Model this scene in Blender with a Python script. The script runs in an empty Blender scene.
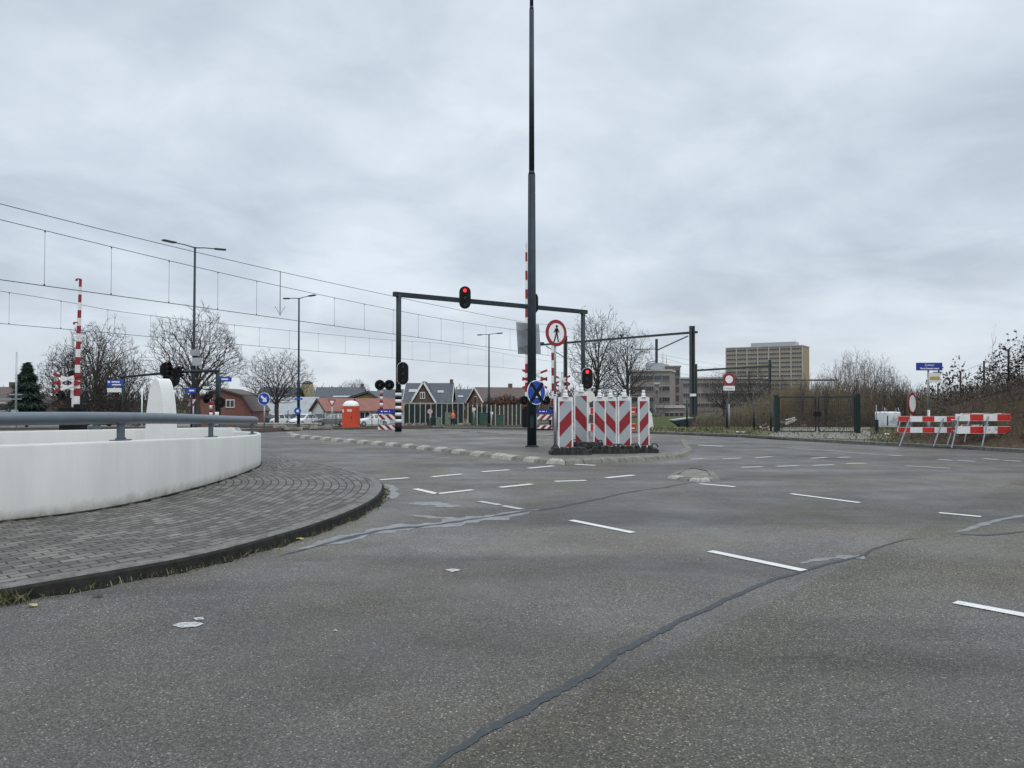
import bpy, math, random
from mathutils import Vector, Matrix
R = math.radians
S = bpy.context.scene
COL = S.collection
F = 769.0; CX, CY = 512.0, 384.0
TH = R(1.19); CH = 1.5
ct, st = math.cos(TH), math.sin(TH)
sm = lambda a, b, x: (lambda t: t*t*(3-2*t))(min(1, max(0, (x-a)/(b-a))))

# ------------------------------------------------------------------ measuring
def g(y):
    """height of the terrain along the depth axis"""
    if y < 38: return 0.0
    if y < 100: return -0.03*(y-38)
    return -1.86
def ray(px, py):
    u = (px-CX)/F; v = (CY-py)/F
    return u, ct - v*st, st + v*ct
def W(px, py, d):
    u, fy, fz = ray(px, py); t = d/fy
    return Vector((u*t, d, CH+fz*t))
def gp(px, py, z=None):
    """point of the terrain (or of a level z) seen at a pixel of the photograph"""
    u, fy, fz = ray(px, py)
    if z is not None:
        t = (z-CH)/fz; return Vector((u*t, fy*t, z))
    a, b = 1.0, 400.0
    for _ in range(60):
        m = (a+b)/2
        if CH + fz*m > g(fy*m): a = m
        else: b = m
    return Vector((u*a, fy*a, g(fy*a)))
def B(px, d): 
    p = W(px, 400, d); p.z = g(d); return p
def mm(n, d): return n*d/F

# ------------------------------------------------------------------ mesh builder
class MB:
    def __init__(s): s.v=[]; s.f=[]; s.m=[]; s.s=[]; s.uv=[]
    def add(s, vs, fs, mi=0, smooth=False, uvs=None):
        o=len(s.v); s.v += [tuple(v) for v in vs]
        for k,f in enumerate(fs):
            s.f.append([i+o for i in f]); s.m.append(mi); s.s.append(smooth)
            s.uv.append(uvs[k] if uvs else None)
        return s
    def box(s, c, d, mi=0, rz=0, M=None):
        x,y,z=d[0]/2,d[1]/2,d[2]/2
        vs=[Vector((a*x,b*y,e*z)) for e in(-1,1) for b in(-1,1) for a in(-1,1)]
        if rz: M=Matrix.Rotation(rz,3,'Z')
        if M: vs=[M@v for v in vs]
        vs=[v+Vector(c) for v in vs]
        return s.add(vs,[(0,2,3,1),(4,5,7,6),(0,1,5,4),(2,6,7,3),(0,4,6,2),(1,3,7,5)],mi)
    def bar(s, p0, p1, w, h, mi=0, up=(0,0,1)):
        p0=Vector(p0);p1=Vector(p1);d=p1-p0;L=d.length
        if L<1e-6: return s
        d.normalize();u=Vector(up)
        if abs(d.dot(u))>.98:u=Vector((0,1,0))
        a=d.cross(u).normalized();b=a.cross(d)
        vs=[p+a*i*w/2+b*j*h/2 for p in(p0,p1) for i,j in((-1,-1),(1,-1),(1,1),(-1,1))]
        return s.add(vs,[(0,3,2,1),(4,5,6,7),(0,1,5,4),(1,2,6,5),(2,3,7,6),(3,0,4,7)],mi)
    def tube(s, pts, rad, n=8, mi=0, caps=True, smooth=True):
        pts=[Vector(p) for p in pts]
        if not isinstance(rad,(list,tuple)): rad=[rad]*len(pts)
        vs=[];N=len(pts);prev=None
        for i,p in enumerate(pts):
            d=(pts[min(i+1,N-1)]-pts[max(i-1,0)])
            if d.length<1e-9:d=Vector((0,0,1))
            d.normalize()
            u=prev if prev is not None else (Vector((1,0,0)) if abs(d.x)<.8 else Vector((0,1,0)))
            a=(u-d*u.dot(d)).normalized();b=d.cross(a);prev=a
            for k in range(n):
                t=2*math.pi*k/n
                vs.append(p+(a*math.cos(t)+b*math.sin(t))*rad[i])
        fs=[(i*n+k,i*n+(k+1)%n,(i+1)*n+(k+1)%n,(i+1)*n+k) for i in range(N-1) for k in range(n)]
        s.add(vs,fs,mi,smooth)
        if caps:
            o=len(s.v)-len(vs)
            s.f.append([o+k for k in range(n)][::-1]);s.m.append(mi);s.s.append(False);s.uv.append(None)
            s.f.append([o+(N-1)*n+k for k in range(n)]);s.m.append(mi);s.s.append(False);s.uv.append(None)
        return s
    def cyl(s,p0,p1,r0,r1=None,n=16,mi=0,smooth=True):
        return s.tube([p0,p1],[r0,r0 if r1 is None else r1],n,mi,True,smooth)
    def prism(s, poly, o, ux, uy, dep, mi=0, smooth=False):
        """polygon (2d) in the frame o,ux,uy, given the thickness dep"""
        o=Vector(o);ux=Vector(ux);uy=Vector(uy);dep=Vector(dep);n=len(poly)
        a=[o+ux*x+uy*y for x,y in poly]; b=[p+dep for p in a]
        s.add(a+b,[list(range(n))],mi); k=len(s.v)-2*n
        s.f.append([k+n+i for i in range(n)][::-1]);s.m.append(mi);s.s.append(False);s.uv.append(None)
        for i in range(n):
            j=(i+1)%n;s.f.append([k+i,k+n+i,k+n+j,k+j]);s.m.append(mi);s.s.append(smooth);s.uv.append(None)
        return s
    def face(s, poly, z=0, y=0, mi=0, t=.004, c=(0,0)):
        """flat figure facing the viewer (-y), t thick, front at y"""
        return s.prism([(a+c[0],b+c[1]) for a,b in poly],(0,y+t,0),(1,0,0),(0,0,1),(0,-t,0),mi)
    def build(s, name, mats, parent=None, world=False, recalc=True):
        me=bpy.data.meshes.new(name)
        vs=s.v
        if parent is not None and world:
            l=Vector(parent['_w']) if '_w' in parent else parent.location
            vs=[tuple(Vector(v)-l) for v in vs]
        me.from_pydata(vs,[],s.f)
        if not isinstance(mats,(list,tuple)):mats=[mats]
        for m in mats: me.materials.append(m)
        me.polygons.foreach_set('material_index',s.m)
        me.polygons.foreach_set('use_smooth',s.s)
        if any(u is not None for u in s.uv):
            ul=me.uv_layers.new(name='UVMap');i=0
            for f,u in zip(s.f,s.uv):
                for k in range(len(f)):
                    if u: ul.data[i].uv=u[k]
                    i+=1
        me.update()
        if recalc and len(s.f)<4000:
            import bmesh
            bm=bmesh.new();bm.from_mesh(me);bmesh.ops.recalc_face_normals(bm,faces=bm.faces);bm.to_mesh(me);bm.free()
        o=bpy.data.objects.new(name,me);COL.objects.link(o)
        if parent is not None:o.parent=parent
        return o
def tag(o,label=None,cat=None,group=None,kind=None):
    if label:o['label']=label
    if cat:o['category']=cat
    if group:o['group']=group
    if kind:o['kind']=kind
    return o
def thing(name,label,cat,loc=(0,0,0),rz=0,group=None):
    o=bpy.data.objects.new(name,None);COL.objects.link(o)
    o.location=loc;o.rotation_euler=(0,0,rz);o.empty_display_size=.2
    return tag(o,label,cat,group)
def children(o): return [c for c in bpy.data.objects if c.parent==o]
def copy_tree(o,parent=None):
    c=o.copy();COL.objects.link(c);c.parent=parent
    for ch in children(o):copy_tree(ch,c)
    return c
def dup(o,loc,rz=0,label=None,scale=None):
    c=copy_tree(o);c.location=loc;c.rotation_euler=(0,0,rz)
    if label:c['label']=label
    if scale:c.scale=(scale,)*3 if not isinstance(scale,tuple) else scale
    return c
def circ(r,n=28,rx=None,a0=0): return [((rx or r)*math.cos(a0+2*math.pi*k/n),r*math.sin(a0+2*math.pi*k/n)) for k in range(n)]
def stadium(w,h,n=10):
    r=w/2;q=h/2-r
    return [(r*math.cos(math.pi*k/n),q+r*math.sin(math.pi*k/n)) for k in range(n+1)]+[(-r*math.cos(math.pi*k/n),-q-r*math.sin(math.pi*k/n)) for k in range(n+1)]
def rrect(w,h,r,n=4):
    o=[]
    for cx,cy,a in((w/2-r,h/2-r,0),(-w/2+r,h/2-r,90),(-w/2+r,-h/2+r,180),(w/2-r,-h/2+r,270)):
        for k in range(n+1):
            t=R(a+90*k/n);o.append((cx+r*math.cos(t),cy+r*math.sin(t)))
    return o
def rect(w,h): return [(-w/2,-h/2),(w/2,-h/2),(w/2,h/2),(-w/2,h/2)]
def clip(poly,w,h):
    for ax,lim,sg in((0,w/2,1),(0,-w/2,-1),(1,h/2,1),(1,-h/2,-1)):
        out=[]
        for i in range(len(poly)):
            a,b=poly[i],poly[(i+1)%len(poly)]
            ia=(a[ax]-lim)*sg<=0;ib=(b[ax]-lim)*sg<=0
            if ia:out.append(a)
            if ia!=ib:
                t=(lim-a[ax])/(b[ax]-a[ax]);out.append((a[0]+t*(b[0]-a[0]),a[1]+t*(b[1]-a[1])))
        poly=out
        if not poly:return []
    return poly
def diag(w,h,per,duty,slope,phase=0):
    """diagonal bands clipped to a rectangle"""
    out=[];k=-40
    while k<40:
        y0=k*per+phase
        p=[(-w,y0-slope*w),(w,y0+slope*w),(w,y0+slope*w+per*duty),(-w,y0-slope*w+per*duty)]
        c=clip(p,w,h)
        if len(c)>2:out.append(c)
        k+=1
    return out
def cat(pts,n=8):
    """smooth curve through points"""
    P=[Vector(p) for p in pts];o=[]
    for i in range(len(P)-1):
        a=P[max(i-1,0)];b=P[i];c=P[i+1];d=P[min(i+2,len(P)-1)]
        for k in range(n):
            t=k/n
            o.append(.5*((2*b)+(c-a)*t+(2*a-5*b+4*c-d)*t*t+(3*b-a-3*c+d)*t**3))
    o.append(P[-1]);return o

# ------------------------------------------------------------------ materials
def newmat(name):
    m=bpy.data.materials.new(name);m.use_nodes=True;nt=m.node_tree
    return m,nt,nt.nodes['Principled BSDF']
def nd(nt,t,**k):
    n=nt.nodes.new(t)
    for a,b in k.items():
        if a in n.inputs:n.inputs[a].default_value=b
        else:setattr(n,a,b)
    return n
def mix(nt,fac,a,b,mode='MIX'):
    n=nt.nodes.new('ShaderNodeMix');n.data_type='RGBA';n.blend_type=mode
    for s,v in((n.inputs[0],fac),(n.inputs[6],a),(n.inputs[7],b)):
        if hasattr(v,'is_output'):nt.links.new(v,s)
        elif isinstance(v,(int,float)):s.default_value=v if s==n.inputs[0] else (v,v,v,1)
        else:s.default_value=(*v,1) if len(v)==3 else v
    return n.outputs[2]
def ramp(nt,fac,stops):
    n=nt.nodes.new('ShaderNodeValToRGB');e=n.color_ramp.elements
    while len(e)<len(stops):e.new(.5)
    for q,(p,c) in zip(e,stops):
        q.position=p;q.color=(c,c,c,1) if isinstance(c,(int,float)) else (*c,1)
    nt.links.new(fac,n.inputs[0]);return n.outputs[0]
def math_(nt,op,a,b=None):
    n=nt.nodes.new('ShaderNodeMath');n.operation=op
    for i,v in enumerate((a,b)):
        if v is None:continue
        if hasattr(v,'is_output'):nt.links.new(v,n.inputs[i])
        else:n.inputs[i].default_value=v
    return n.outputs[0]
def noise(nt,scale,detail=4,rough=.55,vec=None,dist=0):
    n=nd(nt,'ShaderNodeTexNoise',Scale=scale,Detail=detail,Roughness=rough,Distortion=dist)
    if vec:nt.links.new(vec,n.inputs['Vector'])
    return n.outputs['Fac']
def objc(nt,scale=None,rot=None):
    c=nt.nodes.new('ShaderNodeTexCoord').outputs['Object']
    if scale or rot:
        mp=nt.nodes.new('ShaderNodeMapping')
        if scale:mp.inputs['Scale'].default_value=scale
        if rot:mp.inputs['Rotation'].default_value=rot
        nt.links.new(c,mp.inputs[0]);c=mp.outputs[0]
    return c
def bump(nt,b,h,strength=.3,dist=.01):
    n=nd(nt,'ShaderNodeBump',Strength=strength,Distance=dist);nt.links.new(h,n.inputs['Height']);nt.links.new(n.outputs[0],b.inputs['Normal'])
def M(name,c,rough=.6,metal=0,var=.25,sc=6,bmp=0,spec=.5,dirt=None,dsc=1.5,dth=.55):
    m,nt,b=newmat(name);v=objc(nt)
    f=noise(nt,sc,6,.6,v)
    lo=tuple(x*(1-var) for x in c);hi=tuple(min(1,x*(1+var)) for x in c)
    col=ramp(nt,f,[(.3,lo),(.7,hi)])
    if dirt:
        d=ramp(nt,noise(nt,dsc,8,.65,objc(nt,(1,1,.35))),[(dth-.08,0),(dth+.12,1)])
        col=mix(nt,d,col,dirt)
    nt.links.new(col,b.inputs['Base Color'])
    b.inputs['Roughness'].default_value=rough;b.inputs['Metallic'].default_value=metal
    b.inputs['Specular IOR Level'].default_value=spec
    if bmp:bump(nt,b,noise(nt,sc*6,4,.6,v),bmp,.01)
    return m
def emat(name,c,s):
    m,nt,b=newmat(name);b.inputs['Base Color'].default_value=(*c,1)
    b.inputs['Emission Color'].default_value=(*c,1);b.inputs['Emission Strength'].default_value=s;return m

def m_asphalt(name,base,spk,tint=1.0,stain=True):
    m,nt,b=newmat(name);v=objc(nt)
    vo=nd(nt,'ShaderNodeTexVoronoi',Scale=120,Randomness=1.0);nt.links.new(v,vo.inputs['Vector'])
    bw=nt.nodes.new('ShaderNodeSeparateColor');nt.links.new(vo.outputs['Color'],bw.inputs[0])
    stone=ramp(nt,bw.outputs[0],[(0,tuple(x*.42 for x in base)),(.5,tuple(x*.95 for x in base)),(.80,tuple(x*1.35 for x in base)),(.93,tuple(x*1.9 for x in base)),(.985,spk)])
    smooth_=ramp(nt,bw.outputs[0],[(0,tuple(x*.62 for x in base)),(.5,base),(.9,tuple(x*1.35 for x in base)),(.988,tuple(x*1.9 for x in base)),(1,spk)])
    if stain:
        A=gp(430,770);Bc=gp(862,556);dx,dy=Bc.x-A.x,Bc.y-A.y;ln=math.hypot(dx,dy);nx,ny=dy/ln,-dx/ln
        sp=nt.nodes.new('ShaderNodeSeparateXYZ');nt.links.new(v,sp.inputs[0])
        dd=math_(nt,'ADD',math_(nt,'MULTIPLY',math_(nt,'SUBTRACT',sp.outputs[0],A.x),nx),math_(nt,'MULTIPLY',math_(nt,'SUBTRACT',sp.outputs[1],A.y),ny))
        side=ramp(nt,dd,[(0,0),(.02,1)]);far=ramp(nt,math_(nt,'ADD',math_(nt,'MULTIPLY',dd,.2),math_(nt,'MULTIPLY',noise(nt,.6,4,.6,v),.5)),[(.30,1),(.66,0)])
        old=math_(nt,'MULTIPLY',side,far)
        coarse=math_(nt,'MAXIMUM',math_(nt,'MULTIPLY',old,.9),ramp(nt,noise(nt,.45,4,.6,v),[(.46,.22),(.66,.8)]))
        stone=mix(nt,coarse,smooth_,stone)
    gap=ramp(nt,vo.outputs['Distance'],[(.0,1),(.55,.95),(.8,.45)])
    stone=mix(nt,1.0,stone,gap,'MULTIPLY')
    fine=noise(nt,240,3,.7,v)
    stone=mix(nt,.55,stone,ramp(nt,fine,[(.3,.45),(.7,1.5)]),'MULTIPLY')
    if stain:
        # long wheel-worn bands along the carriageway and blotches
        w1=noise(nt,1,5,.55,objc(nt,(.12,.42,1),(0,0,R(-24))),1.2)
        stone=mix(nt,.9,stone,ramp(nt,w1,[(.36,.64),(.64,1.34)]),'MULTIPLY')
        w2=noise(nt,1.1,6,.7,v,.6)
        stone=mix(nt,.8,stone,ramp(nt,w2,[(.3,.80),(.72,1.16)]),'MULTIPLY')
        w3=noise(nt,.33,5,.6,v,.8)
        stone=mix(nt,1.0,stone,ramp(nt,w3,[(.40,(1.0,1.0,1.06)),(.62,(1.02,1.0,.90))]),'MULTIPLY')
        stone=mix(nt,old,stone,mix(nt,1.0,stone,(.82,.81,.72),'MULTIPLY'))
        pale=ramp(nt,noise(nt,1,7,.7,objc(nt,(.22,.9,1),(0,0,R(18))),1.5),[(.66,0),(.84,.35)])
        stone=mix(nt,pale,stone,(.20*tint,.20*tint,.205*tint))
    nt.links.new(stone,b.inputs['Base Color'])
    rg=ramp(nt,noise(nt,.7,5,.6,v),[(.32,.36),(.66,.74)]);nt.links.new(rg,b.inputs['Roughness'])
    b.inputs['Specular IOR Level'].default_value=.34
    bump(nt,b,math_(nt,'ADD',math_(nt,'MULTIPLY',vo.outputs['Distance'],-1.0),math_(nt,'MULTIPLY',fine,.4)),.55,.006)
    return m
ASPH=m_asphalt('asphalt',(.100,.0915,.079),(.40,.37,.31))
ASPH2=m_asphalt('island_asphalt',(.118,.108,.094),(.32,.30,.26))
def m_pavers():
    m,nt,b=newmat('brick_pavers')
    uv=nt.nodes.new('ShaderNodeTexCoord').outputs['UV']
    wob=nd(nt,'ShaderNodeTexNoise',Scale=2.2,Detail=3);nt.links.new(uv,wob.inputs['Vector'])
    vm=nt.nodes.new('ShaderNodeVectorMath');vm.operation='MULTIPLY_ADD'
    nt.links.new(wob.outputs['Color'],vm.inputs[0]);vm.inputs[1].default_value=(.03,.03,0);nt.links.new(uv,vm.inputs[2])
    br=nd(nt,'ShaderNodeTexBrick',Scale=1.0);nt.links.new(vm.outputs[0],br.inputs['Vector'])
    for k,x in(('Mortar Size',.0095),('Mortar Smooth',.25),('Bias',0),('Brick Width',.235),('Row Height',.122)):br.inputs[k].default_value=x
    br.inputs['Color1'].default_value=(.072,.066,.058,1);br.inputs['Color2'].default_value=(.165,.152,.134,1);br.inputs['Mortar'].default_value=(.016,.014,.012,1)
    v=objc(nt)
    col=mix(nt,.85,br.outputs['Color'],ramp(nt,noise(nt,1.6,7,.65,v),[(.3,.62),(.7,1.22)]),'MULTIPLY')
    col=mix(nt,.6,col,ramp(nt,noise(nt,90,4,.7,v),[(.3,.6),(.7,1.35)]),'MULTIPLY')
    moss=ramp(nt,noise(nt,.9,8,.7,v),[(.58,0),(.72,.55)])
    col=mix(nt,moss,col,(.075,.072,.055))
    nt.links.new(col,b.inputs['Base Color']);b.inputs['Roughness'].default_value=.72;b.inputs['Specular IOR Level'].default_value=.35
    h=math_(nt,'ADD',math_(nt,'MULTIPLY',br.outputs['Fac'],-1.0),math_(nt,'MULTIPLY',noise(nt,60,4,.6,v),.25))
    bump(nt,b,h,.8,.012)
    return m
PAV=m_pavers()
def m_ground(name,cols,sc=.8,bm=.5):
    m,nt,b=newmat(name);v=objc(nt)
    f=noise(nt,sc,8,.7,v,.5)
    col=ramp(nt,f,[(.3+.4*i/(len(cols)-1),c) for i,c in enumerate(cols)])
    col=mix(nt,.7,col,ramp(nt,noise(nt,14,5,.7,v),[(.3,.6),(.7,1.35)]),'MULTIPLY')
    nt.links.new(col,b.inputs['Base Color']);b.inputs['Roughness'].default_value=.95;b.inputs['Specular IOR Level'].default_value=.1
    bump(nt,b,noise(nt,22,5,.7,v),bm,.05);return m
GRD=m_ground('dry_ground',[(.075,.062,.045),(.10,.085,.062),(.085,.095,.045)])
VRG=m_ground('verge_soil',[(.105,.082,.055),(.15,.125,.085),(.085,.095,.040),(.06,.085,.025)],.9)
LAWN=m_ground('lawn_grass',[(.05,.062,.024),(.068,.08,.03),(.10,.092,.05)],.5)
PATHM=m_ground('concrete_path',[(.15,.14,.12),(.20,.19,.17),(.11,.10,.08)],1.3,.2)
MUD=m_ground('embankment_soil',[(.05,.037,.026),(.075,.055,.038),(.055,.055,.028)],1.2)
BALL=m_ground('ballast',[(.11,.09,.075),(.17,.15,.13)],3,.8)
def m_wall():
    m,nt,b=newmat('white_render');v=objc(nt)
    c=ramp(nt,noise(nt,1.3,6,.6,v),[(.3,(.575,.575,.54)),(.7,(.635,.635,.60))])
    c=mix(nt,.26,c,ramp(nt,noise(nt,1,7,.65,objc(nt,(3,3,.35))),[(.4,.72),(.62,1.0)]),'MULTIPLY')
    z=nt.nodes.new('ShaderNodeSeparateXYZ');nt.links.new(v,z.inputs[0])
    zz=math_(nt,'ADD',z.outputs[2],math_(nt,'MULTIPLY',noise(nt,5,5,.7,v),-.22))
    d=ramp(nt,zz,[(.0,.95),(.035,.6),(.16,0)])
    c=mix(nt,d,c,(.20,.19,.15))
    sp=ramp(nt,noise(nt,30,3,.6,v),[(.66,0),(.74,.25)]);c=mix(nt,sp,c,(.55,.54,.50))
    nt.links.new(c,b.inputs['Base Color']);b.inputs['Roughness'].default_value=.62
    bump(nt,b,noise(nt,70,4,.6,v),.12,.006);return m
WALLM=m_wall()
WHITEM=M('white_concrete',(.72,.715,.68),.6,var=.06,sc=3,dirt=(.55,.54,.48),dth=.62,bmp=.08)
KERBF=M('kerb_face_dark',(.022,.021,.019),.85,var=.5,sc=7,bmp=.5,spec=.2)  # upright kerb face, much darker than the kerb top
KERBD=M('kerb_concrete',(.125,.12,.108),.8,var=.4,sc=9,bmp=.5,dirt=(.05,.055,.03),dth=.6,dsc=4)
KW=M('kerb_block_white',(.31,.30,.265),.85,var=.25,sc=20,bmp=.4,dirt=(.20,.19,.155),dth=.55,dsc=5)
KB=M('kerb_block_grey',(.16,.15,.13),.85,var=.3,sc=7,bmp=.4,dirt=(.09,.09,.05),dth=.55,dsc=5)
def m_mark(name,c,thr,sc=38):
    m,nt,b=newmat(name);v=objc(nt)
    c1=ramp(nt,noise(nt,3,6,.6,v),[(.3,tuple(x*.85 for x in c)),(.7,c)])
    wear=ramp(nt,noise(nt,sc,6,.75,v),[(thr,0),(thr+.16,.9)])
    c1=mix(nt,wear,c1,(.10,.094,.085))
    nt.links.new(c1,b.inputs['Base Color']);b.inputs['Roughness'].default_value=.65
    bump(nt,b,noise(nt,120,3,.6,v),.3,.004);return m
TAR=m_mark('crack_sealant',(.044,.050,.056),.54,22);TAR.node_tree.nodes['Principled BSDF'].inputs['Roughness'].default_value=.6;TAR.node_tree.nodes['Principled BSDF'].inputs['Specular IOR Level'].default_value=.22
FLECK=m_mark('paint_fleck',(.50,.50,.48),.46,26)
TARW=m_mark('sealant_and_painted_sheen',(.195,.198,.20),.43,5.5);TARW.node_tree.nodes['Principled BSDF'].inputs['Roughness'].default_value=.38  # pale colour imitates wet sheen; one grey seam shares it
MARK=m_mark('road_paint',(.62,.62,.59),.55);MARKW=m_mark('worn_road_paint',(.44,.44,.42),.50)
RAIL=M('painted_steel_bluegrey',(.095,.118,.138),.42,.0,var=.12,sc=5,dirt=(.07,.08,.085),dth=.66)
DGREY=M('dark_grey_steel',(.022,.034,.040),.55,spec=.25,metal=0,var=.2,sc=3,dirt=(.03,.034,.034),dth=.62)
GALV=M('galvanised_steel',(.36,.37,.37),.45,.55,var=.15,sc=12,dirt=(.25,.25,.23),dth=.62)
GREYL=M('dull_galvanised',(.21,.22,.22),.6,.2,var=.2,sc=12)
GREY=M('grey_sheet',(.34,.36,.38),.5,.3,var=.1,sc=4,dirt=(.25,.26,.25),dth=.6)
BLACK=M('black_plastic',(.007,.007,.008),.55,var=.2,sc=8,spec=.25)
RUB=M('black_rubber',(.016,.016,.016),.8,var=.5,sc=14,bmp=.6,dirt=(.06,.057,.05),dth=.56,dsc=8)
WHT=M('white_paint',(.74,.74,.72),.45,var=.05,sc=5,dirt=(.50,.49,.45),dth=.60,dsc=6)
REFW=M('reflective_white',(.36,.38,.40),.4,var=.06,sc=9,dirt=(.38,.38,.37),dth=.58,dsc=7)
RED=M('red_sheeting',(.25,.012,.018),.42,var=.15,sc=6,dirt=(.20,.02,.02),dth=.6,dsc=6)
ORED=M('bright_red_plank',(.50,.025,.020),.42,var=.1,sc=6,dirt=(.40,.05,.035),dth=.62,dsc=5)
BLUE=M('blue_sign',(.016,.06,.36),.4,var=.08,sc=6,dirt=(.03,.07,.28),dth=.66)
BLUE2=M('deep_blue_sign',(.016,.034,.26),.35,var=.08,sc=6)
ORNG=M('orange_plastic',(.56,.065,.022),.5,var=.08,sc=3,dirt=(.5,.09,.03),dth=.62)
ORVEST=M('orange_jacket',(.80,.15,.06),.8,var=.15,sc=9)
NAVY=M('navy_trousers',(.022,.026,.04),.85,var=.2,sc=9)
SKIN=M('skin',(.48,.29,.21),.6,var=.05)
YEL=M('yellow_plate',(.40,.31,.08),.5,var=.3,sc=20)
GREEN=M('green_coating',(.004,.018,.016),.5,var=.2,sc=4)
GREEN2=M('green_cabinet',(.022,.075,.052),.55,var=.2,sc=4,dirt=(.05,.09,.06),dth=.55)
PGREEN=M('pale_green_cabinet',(.15,.19,.13),.6,var=.12,sc=4)
BARK=M('winter_bark',(.062,.052,.043),.9,var=.35,sc=3)
TWIG=M('winter_twigs',(.050,.042,.035),.9,var=.3,sc=1.0)
TWIGP=M('poplar_twigs',(.115,.095,.083),.9,var=.25,sc=1)
TWIG2=M('brown_brush_twigs',(.185,.148,.095),.95,var=.35,sc=.6)
TWIG3=M('bramble_twigs',(.088,.066,.050),.95,var=.4,sc=.8)
PALEBARK=M('pale_birch_bark',(.30,.27,.22),.9,var=.3,sc=3)
LEAFB=M('dead_leaves',(.060,.041,.028),.9,var=.5,sc=2)
LEAFG=M('bramble_leaves',(.045,.05,.024),.8,var=.5,sc=2)
NEEDLE=M('conifer_needles',(.018,.034,.024),.9,var=.4,sc=1.5)
GRASSB=M('winter_grass',(.065,.078,.028),.9,var=.45,sc=1.3)
DRYG=M('dry_grass',(.20,.165,.09),.9,var=.4,sc=1.3)
HEDGE=M('brown_beech_hedge',(.085,.045,.028),.95,var=.45,sc=1.2)
BRICKR=M('red_brick',(.19,.082,.065),.85,var=.18,sc=3,dirt=(.15,.07,.06),dth=.58)
BRICKB=M('brown_brick',(.115,.075,.055),.85,var=.2,sc=3)
BRICKO=M('orange_brown_brick',(.20,.10,.058),.85,var=.2,sc=3)
BRICKY=M('buff_brick',(.30,.258,.20),.85,var=.1,sc=.3)
BRICKT=M('ochre_end_wall',(.29,.22,.13),.85,var=.1,sc=.3)
CONC=M('office_concrete',(.42,.40,.37),.8,var=.12,sc=.4)
CONCD=M('office_dark_stone',(.22,.195,.175),.8,var=.15,sc=.4)
PINKC=M('pinkish_cladding',(.25,.20,.18),.8,var=.1,sc=.4)
TILED=M('dark_slate_tiles',(.052,.056,.066),.6,var=.2,sc=1.2)
TILEB=M('brown_roof_tiles',(.085,.062,.052),.75,var=.2,sc=1.2)
TILEO=M('orange_roof_tiles',(.20,.078,.056),.75,var=.18,sc=1.2,dirt=(.22,.10,.08),dth=.58)
ROOFG=M('grey_sheet_roof',(.255,.275,.28),.5,var=.1,sc=1,dirt=(.20,.21,.2),dth=.6)
TIMB=M('weathered_timber',(.055,.048,.040),.85,var=.4,sc=4)
TIMBY=M('yellow_timber',(.32,.23,.085),.75,var=.15,sc=3)
WGLASS=M('window_glass',(.030,.036,.042),.12,var=.3,sc=.4,spec=.6)
CREAM=M('cream_render',(.66,.64,.58),.7,var=.06,sc=2)
PALEB=M('pale_blue_wall',(.42,.49,.50),.65,var=.08,sc=2)
CARW=M('white_car_paint',(.72,.73,.73),.22,var=.03,spec=.6)
CARG=M('grey_car_paint',(.20,.215,.22),.25,.4,var=.05,spec=.6)
CARD=M('dark_car_paint',(.05,.065,.06),.22,.2,var=.05,spec=.6)
TYRE=M('tyre',(.018,.018,.018),.85)
WIREM=M('overhead_wire',(.045,.05,.055),.5,.3,var=.1)
LETW=M('white_lettering',(.78,.78,.78),.5,var=.03)
LAMPOFF=M('dark_red_lens',(.022,.004,.004),.2,var=.2)
LAMPG=M('dark_lens',(.012,.016,.016),.2,var=.2)
REDLIT=emat('lit_red_lens',(1.0,.035,.04),1.5)
PWHITE=M('white_plastic_sack',(.68,.70,.72),.5,var=.08,sc=5,dirt=(.45,.46,.47),dth=.58,dsc=3)
TOWERM=M('ochre_tower_cladding',(.23,.19,.10),.8,var=.12,sc=.3)
CONCB=M('concrete_block',(.34,.31,.27),.85,var=.2,sc=3,bmp=.3,dirt=(.14,.12,.1),dth=.5)

# ------------------------------------------------------------------ setting: terrain, road, pavements
def sheet(name,poly,mat,dz,kind='structure',parent=None,ys=(38,100)):
    """flat sheet on the terrain: polygon cut where the slope changes"""
    import bmesh
    bm=bmesh.new();vs=[bm.verts.new((p[0],p[1],0)) for p in poly];bm.faces.new(vs)
    for y in ys:
        bmesh.ops.bisect_plane(bm,geom=bm.verts[:]+bm.edges[:]+bm.faces[:],plane_co=(0,y,0),plane_no=(0,1,0))
    bmesh.ops.triangulate(bm,faces=bm.faces[:])
    bmesh.ops.recalc_face_normals(bm,faces=bm.faces[:])
    for f in bm.faces:
        if f.normal.z<0:f.normal_flip()
    for v in bm.verts:v.co.z=g(v.co.y)+dz
    me=bpy.data.meshes.new(name);bm.to_mesh(me);bm.free();me.materials.append(mat)
    o=bpy.data.objects.new(name,me);COL.objects.link(o)
    if parent:o.parent=parent
    elif kind:o['kind']=kind
    return o
sheet('ground',[(-2500,-300),(2500,-300),(2500,3000),(-2500,3000)],GRD,-.008)
EDGE=[(24,7.5),(18.5,15.6)]+[tuple(gp(a,b)[:2]) for a,b in((1024,453),(960,449),(880,445.5),(800,441),(740,437.2),(640,433.3))]
EDGE+=[(1.5,40),(-3,46),(-6,58),(-8,84)]
road=sheet('road',[(-60,-40),(24,-40)]+EDGE+[(-70,84)],ASPH,0)
road['label']='speckled grey asphalt carriageway and junction in the foreground'
verge_poly=EDGE+[(-8,101),(160,101),(160,7.5)]
sheet('verge',verge_poly,VRG,.035)
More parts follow.
